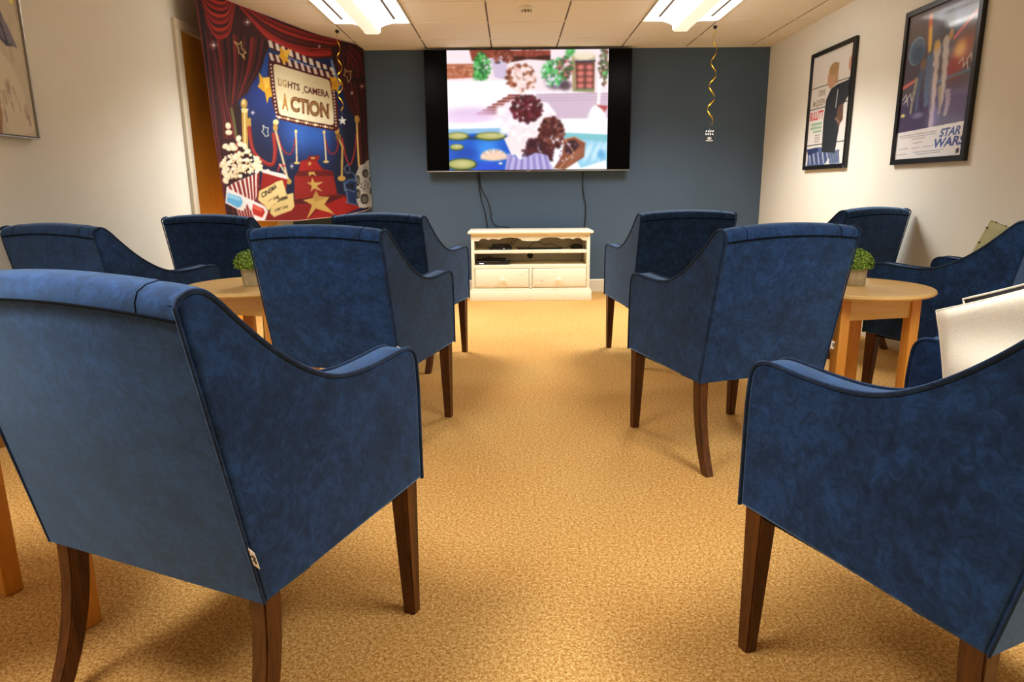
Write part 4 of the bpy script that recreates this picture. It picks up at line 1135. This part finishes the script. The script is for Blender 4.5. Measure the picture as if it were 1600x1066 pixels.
    # outline stars, glints
    c.line(L(TL, [(368,428),(415,460),(440,428),(445,500),(490,545),(460,560),(475,610),(440,560),(420,550),(408,490),(368,428)]), 1.5, (220,190,120))
    c.line(L(TR, [(700,545),(720,580),(775,570),(765,620),(770,655),(740,700),(725,640),(680,615),(705,595),(700,545)]), 1.2, (206,184,120))
    c.line(L(BL, [(495,95),(520,120),(548,120),(540,160),(550,195),(520,205),(485,155),(500,140),(495,95)]), 1.2, (220,220,196))
    c.line(L(BR, [(575,10),(590,35),(615,40),(605,60),(610,90),(585,70),(560,55),(575,45),(575,10)]), 1.1, (190,186,160))
    for x, y, r in ((252,100,3.4),(95,208,4.2),(588,215,1.6),(788,400,2.2),(740,430,1.8),(280,520,2),(455,770,2.6)):
        px, py = A(x, y); c.ell(px, py, r*1.5, r*1.5, (255,230,230), .35, 0, .8); c.ell(px, py, r*.5, r*.5, (255,250,250))
        c.line([(px-r*1.6,py),(px+r*1.6,py)], .5, (255,240,240), .7); c.line([(px,py-r*1.6),(px,py+r*1.6)], .5, (255,240,240), .7)
    # drink cup behind the tickets
    c.poly(L(BL, [(490,560),(725,625),(715,720),(700,900),(470,900),(475,700)]), (176,26,20)); c.poly(L(BL, [(485,535),(545,528),(560,545),(690,575),(725,600),(722,628),(485,560)]), (232,224,220))
    c.line(L(BL, [(640,545),(655,480),(705,500)]), 2.2, (206,40,60)); c.line(L(BL, [(655,480),(735,620)]), 2.2, (220,200,160))
    # popcorn bucket
    c.poly(L(BL, [(130,700),(250,640),(455,560),(465,700),(420,860),(380,1035),(260,1000),(190,800)]), (238,232,224))
    for k in range(8):
        x0 = 148+k*42; c.poly(L(BL, [(x0,690-k*18),(x0+24,680-k*18),(x0*.55+210,1010),(x0*.55+194,1004)]), (158,34,34))
    c.poly(L(BL, [(180,900),(420,900),(395,1035),(250,1000)]), (150,30,30), .25)
    for k in range(230):
        a, r = rnd.uniform(0, 2*PI), rnd.uniform(0, 1)**.5
        x, y = 278+200*r*math.cos(a), 505+150*r*math.sin(a)
        if y > 640-(x-130)*.28: continue
        px, py = BL(x, y); rr = rnd.uniform(1.6, 3.6)
        c.ell(px, py, rr, rr*.85, rnd.choice([(238,224,190),(226,208,160),(246,238,216),(214,190,140)]), 1, a)
        c.ell(px-rr*.3, py-rr*.3, rr*.45, rr*.4, (252,248,232))
        if rnd.random() < .16: c.ell(px, py, 1.1, .9, (168,104,48))
    for x, y in ((105,470),(120,560),(125,640),(140,600),(320,300),(350,350),(440,430),(460,500),(258,225),(275,280),(160,100),(165,165),(130,300),(165,320),(200,290),(215,320)):
        px, py = BL(x, y); c.ell(px, py, 4.2, 5.4, (236,224,190), 1, x); c.ell(px-1, py-1, 2, 2.4, (250,246,226))
    # tickets
    def ticket(P, col, edge):
        c.poly(L(BL, P), col); c.line(L(BL, P+[P[0]]), .7, edge)
    ticket([(570,870),(700,780),(790,760),(795,840),(805,890),(770,930),(605,1000),(565,960)], (222,202,138), (180,150,90))
    ticket([(465,740),(630,650),(680,635),(700,700),(722,780),(690,820),(600,870),(545,940),(520,890),(455,830)], (232,212,150), (190,160,96))
    c.text('CINEMA', BL(490,810), (22.5,-15.5), (-1.5,-7.4), (60,40,22), .02)
    c.text('ADMIT', BL(545,850), (8,-5), (-.5,-3), (130,100,60)); c.text('ONE', BL(600,835), (8.4,-4.5), (-.8,-4.2), (70,44,20), .03)
    c.text('CINEMA', BL(640,850), (15,-5.5), (-.4,-5.2), (50,34,20), .03); c.text('ADMIT ONE', BL(612,950), (20,-7), (-.5,-4.6), (96,70,36), .01)
    # paper 3-D glasses
    c.poly(L(BL, [(130,705),(300,790),(330,810),(480,870),(520,895),(545,950),(520,1045),(420,1045),(385,960),(330,870),(300,940),(260,930),(120,860)]), (240,236,236))
    c.poly(L(BL, [(140,755),(270,800),(292,850),(270,900),(240,905),(135,850)]), (104,186,232)); c.poly(L(BL, [(140,760),(265,805),(270,840),(140,800)]), (170,220,244), .8)
    c.poly(L(BL, [(395,868),(505,915),(520,950),(500,1005),(400,975),(385,930)]), (214,54,38)); c.poly(L(BL, [(400,880),(495,918),(500,950),(400,915)]), (240,130,110), .7)
    # film reel and strip
    c.ell(*BR(820,690), 16.5, 35, (196,192,180), 1, .06); c.poly(L(BR, [(790,500),(850,435),(875,440),(885,520),(900,900),(760,905)]), (196,192,180)); c.ell(*BR(815,690), 14, 31, (178,174,164), 1, .06)
    for x, y, rx, ry in ((825,570,5,7.5),(752,640,4.2,9),(755,770,4.2,8),(815,820,6,8.5),(880,740,3,7),(878,620,3,7)):
        c.ell(*BR(x,y), rx*1.15, ry*1.15, (222,218,208)); c.ell(*BR(x,y), rx, ry, (70,66,58)); c.ell(BR(x,y)[0]+.8, BR(x,y)[1]+1, rx*.6, ry*.6, (120,114,100))
    for x, y in ((820,655),(790,675),(850,672),(818,690),(848,705),(790,705),(812,722)): c.ell(*BR(x,y), 1.0, 1.3, (40,36,32))
    st = (34,60,110)
    c.poly(L(BR, [(600,640),(740,600),(740,870),(640,870)]), st); c.poly(L(BR, [(620,680),(715,660),(715,730),(640,730)]), (20,30,60))
    for P in ([(605,520),(640,480),(670,520),(655,570),(620,560),(605,520)], [(640,560),(700,560),(735,610),(735,640),(660,630),(605,680),(620,720),(720,750)], [(620,850),(690,870),(750,880)], [(625,735),(640,850)], [(602,660),(612,740)]):
        c.line(L(BR, P), 1.6, (150,170,200)); c.line(L(BR, P), .6, (30,50,90))
    c.blur(1)
    lum = c.a.mean(2, keepdims=True)/255; c.a = c.a*(.74+.24*np.clip(lum*1.6, 0, 1))
    return c

PATH = [(-2.0,4.68),(-1.903,5.02),(-1.74,5.58),(-1.596,6.045),(-1.44,6.324),(-1.37,6.433),(-1.345,6.66)]
ZBOT = [.820,.795,.768,.775,.803,.815,.846]
ZL = [2.28,1.9,1.53,1.15,.8]
# where each column of the cloth lies on the drawing sheet, from top to bottom
SHEET = [[(302,-23),(312,78),(322,172),(331,265),(340,348)], [(360,0),(368,93),(376,180),(384,267),(391,345)], [(440,31),(446,114),(452,192),(458,270),(463,339)],
         [(496,52),(501,128),(506,200),(510,272),(515,336)], [(538,63),(542,135),(546,204),(550,272),(554,334)], [(555,67),(559,138),(563,205),(566,273),(570,333)], [(568,75),(572,144),(575,208),(578,273),(581,332)]]
def make_backdrop():
    cv = backdrop_art(); lincol = cv.done()
    seg = [math.dist(a, b) for a, b in zip(PATH, PATH[1:])]; cum = np.array([0]+list(np.cumsum(seg))); tot = cum[-1]
    nw, nh = 440, 400
    s = np.linspace(0, tot, nw); x = np.interp(s, cum, [p[0] for p in PATH]); y = np.interp(s, cum, [p[1] for p in PATH]); zb = np.interp(s, cum, ZBOT)
    ker = np.hanning(41); ker /= ker.sum()
    sm = lambda a: np.convolve(np.pad(a, 20, mode='reflect', reflect_type='odd'), ker, 'valid')
    x, y, zb = sm(x), sm(y), sm(zb)
    v = np.linspace(0, 1, nh)[:, None]; ztop = ZC-.004
    se = s[None]+.085*v*(1-s[None]/tot)**3          # the free left edge hangs slightly inwards
    X0_, Y0_ = np.interp(se, s, x), np.interp(se, s, y); zb2 = np.interp(se, s, zb)
    Z = ztop+(zb2-ztop)*v
    # unwarp
    Sx = np.zeros((nh, nw)); Sy = np.zeros((nh, nw)); zl = np.array(ZL[::-1])
    colx = np.array([[p[0] for p in r][::-1] for r in SHEET], float); coly = np.array([[p[1] for p in r][::-1] for r in SHEET], float)
    def atz(tab, z):
        k = np.clip(np.searchsorted(zl, z)-1, 0, len(zl)-2); t = (z-zl[k])/(zl[k+1]-zl[k]); return k, t
    K, T = atz(None, Z)
    q = np.interp(se, cum, np.arange(len(PATH))); i0 = np.clip(q.astype(int), 0, len(PATH)-2); f = q-i0
    for tab, out in ((colx, Sx), (coly, Sy)):
        a = tab[i0, K]*(1-T)+tab[i0, K+1]*T
        b_ = tab[i0+1, K]*(1-T)+tab[i0+1, K+1]*T
        out[:] = a*(1-f)+b_*f
    H_, W_, _ = lincol.shape
    fx = np.clip((Sx-cv.x0)/(cv.x1-cv.x0)*W_-.5, 0, W_-1.001); fy = np.clip((Sy-cv.y0)/(cv.y1-cv.y0)*H_-.5, 0, H_-1.001)
    ix, iy = fx.astype(int), fy.astype(int); dx, dy = (fx-ix)[..., None], (fy-iy)[..., None]
    img = (lincol[iy, ix]*(1-dx)+lincol[iy, ix+1]*dx)*(1-dy)+(lincol[iy+1, ix]*(1-dx)+lincol[iy+1, ix+1]*dx)*dy
    hem = np.array(lin((226,196,186)))
    img[-2:, :] = hem; img[:2, :] = hem; img[:, :2] = np.array(lin((150,70,66)))
    # soft folds
    tx, ty = np.gradient(x), np.gradient(y); n = np.hypot(tx, ty); nx, ny = ty/n, -tx/n
    wave = (.006*np.sin(s*9)+.004*np.sin(s*23+1))[None]*(.3+v)+.006*np.sin(v*8+s[None]*3)*v
    X = X0_+nx[None]*wave; Y = Y0_+ny[None]*wave
    def pos(u, vv): return np.stack([X, Y, Z], -1)
    m = printed('printed_cloth', .8)
    nt = m.node_tree; bs = nt.nodes['Principled BSDF']; out = nt.nodes['Material Output']; vc = [n_ for n_ in nt.nodes if n_.type == 'VERTEX_COLOR'][0]
    tl = nt.nodes.new('ShaderNodeBsdfTranslucent'); mx = nt.nodes.new('ShaderNodeMixShader'); mx.inputs[0].default_value = .38   # thin polyester lets some light through
    nt.links.new(vc.outputs['Color'], tl.inputs['Color']); nt.links.new(bs.outputs[0], mx.inputs[1]); nt.links.new(tl.outputs[0], mx.inputs[2]); nt.links.new(mx.outputs[0], out.inputs['Surface'])
    o = grid_print('backdrop', pos, img, m)
    md = o.modifiers.new('thickness', 'SOLIDIFY'); md.thickness = .0012; md.offset = 0
    return tag(o, 'red curtain printed cloth backdrop reading LIGHTS ,CAMERA ACTION hanging across the left corner', 'backdrop')
make_backdrop()

# ------------------------------------------------------------------ spiral streamers
def streamer(x, y, ztop, zbot, label, r=.02, turns=7, pend=True, rz=0):
    t = thing('party_streamer', (x, y, ZC), label, 'streamer', 'gold spiral party streamers')
    b = NB(); lathe(b, [(0,0), (.012,-.002), (.016,-.012), (.01,-.024), (0,-.026)], 12)
    b.verts.ensure_lookup_table()
    tag(finish('hook', b, M['blackmatte'], t), 'small dark ceiling hook')
    b = NB(); n = turns*28; L = zbot-ztop; prev = None
    for k in range(n+1):
        q = k/n; a = rz+q*turns*2*PI; rr = r*(.45+.55*min(1, q*2.2)); z = (ztop-ZC)+L*q
        c_ = Vector((rr*math.cos(a)+.004*math.sin(5*q), rr*math.sin(a), z)); hw_ = .008
        p0 = b.verts.new(c_+Vector((0,0,hw_))); p1 = b.verts.new(c_-Vector((0,0,hw_)))
        if prev: b.faces.new([prev[0], prev[1], p1, p0])
        prev = (p0, p1)
    o = finish('ribbon', b, M['gold'], t, 180)
    md = o.modifiers.new('thickness', 'SOLIDIFY'); md.thickness = .0006
    b = NB(); tube(b, [(0,0,-.02), (0,0,(ztop-ZC))], .0008, 6); tube(b, [(0,0,zbot-ZC+.03), (0,0,zbot-ZC-.05)], .0008, 6); finish('thread', b, M['metal'], t)
    return t
def pendant(t, z, w=.075, h=.085):
    """clapper-board card: black card, striped arm on top, white marks"""
    b = NB(); box(b, -w/2, w/2, -.0012, .0012, z-h, z-.02); p = tag(finish('clapper_card', b, M['blackmatte'], t), 'small black clapper-board card')
    b = NB(); 
    for k in range(4):
        x = -w/2+.006+k*.0185; prism(b, [(x,z-.018),(x+.009,z-.018),(x+.004,z-.006),(x-.005,z-.006)], -.0022, .0022, 'y')
        prism(b, [(x-.002,z+.006),(x+.007,z+.008),(x+.011,z+.019),(x+.002,z+.017)], -.0022, .0022, 'y')
    for zz, x0, x1 in ((z-.038,-.014,.014),(z-.047,-.018,.018),(z-.055,-.012,.012),(z-.064,-.03,.03)): box(b, x0, x1, -.002, .002, zz-.002, zz+.001)
    tube(b, [(0,0,z-.03), (0,0,z+.03)], .001, 6)
    finish('white_marks', b, M['tag'], p)
    b = NB(); prism(b, [(-w/2,z-.018),(w/2,z-.018),(w/2,z-.004),(-w/2,z-.004)], -.0016, .0016, 'y'); prism(b, [(-w/2,z+.004),(w/2,z+.012),(w/2,z+.022),(-w/2,z+.016)], -.0016, .0016, 'y'); finish('striped_arm', b, M['blackmatte'], p)
s1 = streamer(1.655, 5.897, 2.25, 1.52, 'gold spiral streamer with a black clapper-board card hanging right of the television', .026, 4, rz=.6)
pendant(s1, 1.452-ZC)
s2 = streamer(-1.405, 5.93, 2.25, 1.66, 'gold spiral streamer hanging in front of the printed curtain backdrop', .020, 4, rz=2)
b = NB()
P = []
for k in range(10):
    rr = .036 if k % 2 == 0 else .015; a = PI/2+k*PI/5; P.append((rr*math.cos(a), 1.575-ZC+rr*math.sin(a)))
prism(b, P, -.001, .001, 'y'); tag(finish('star_card', b, M['silver'], s2), 'small silver star card')

# ------------------------------------------------------------------ camera
f, pitch, roll, yaw, H = 1060.66, .2203, -.0086, -.001, 1.0074
F = Vector((math.sin(yaw)*math.cos(pitch), math.cos(yaw)*math.cos(pitch), -math.sin(pitch)))
R = Vector((math.cos(yaw), -math.sin(yaw), 0)); U = R.cross(F)
R2 = math.cos(roll)*R+math.sin(roll)*U; U2 = -math.sin(roll)*R+math.cos(roll)*U
cam = bpy.data.cameras.new('camera'); co = bpy.data.objects.new('camera', cam); COL.objects.link(co)
cam.sensor_width = 36; cam.lens = f/1600*36; cam.clip_start = .02
co.matrix_world = Matrix(((R2.x,U2.x,-F.x,0),(R2.y,U2.y,-F.y,0),(R2.z,U2.z,-F.z,H),(0,0,0,1)))
sc_ = bpy.context.scene; sc_.camera = co

# ------------------------------------------------------------------ world and view
w = bpy.data.worlds.new('world'); sc_.world = w; w.use_nodes = True
w.node_tree.nodes['Background'].inputs[0].default_value = (.9,.8,.65,1); w.node_tree.nodes['Background'].inputs[1].default_value = .02
sc_.view_settings.view_transform = 'Standard'; sc_.view_settings.look = 'None'; sc_.view_settings.gamma = 1
sc_.view_settings.use_curve_mapping = False; sc_.view_settings.exposure = 0.14
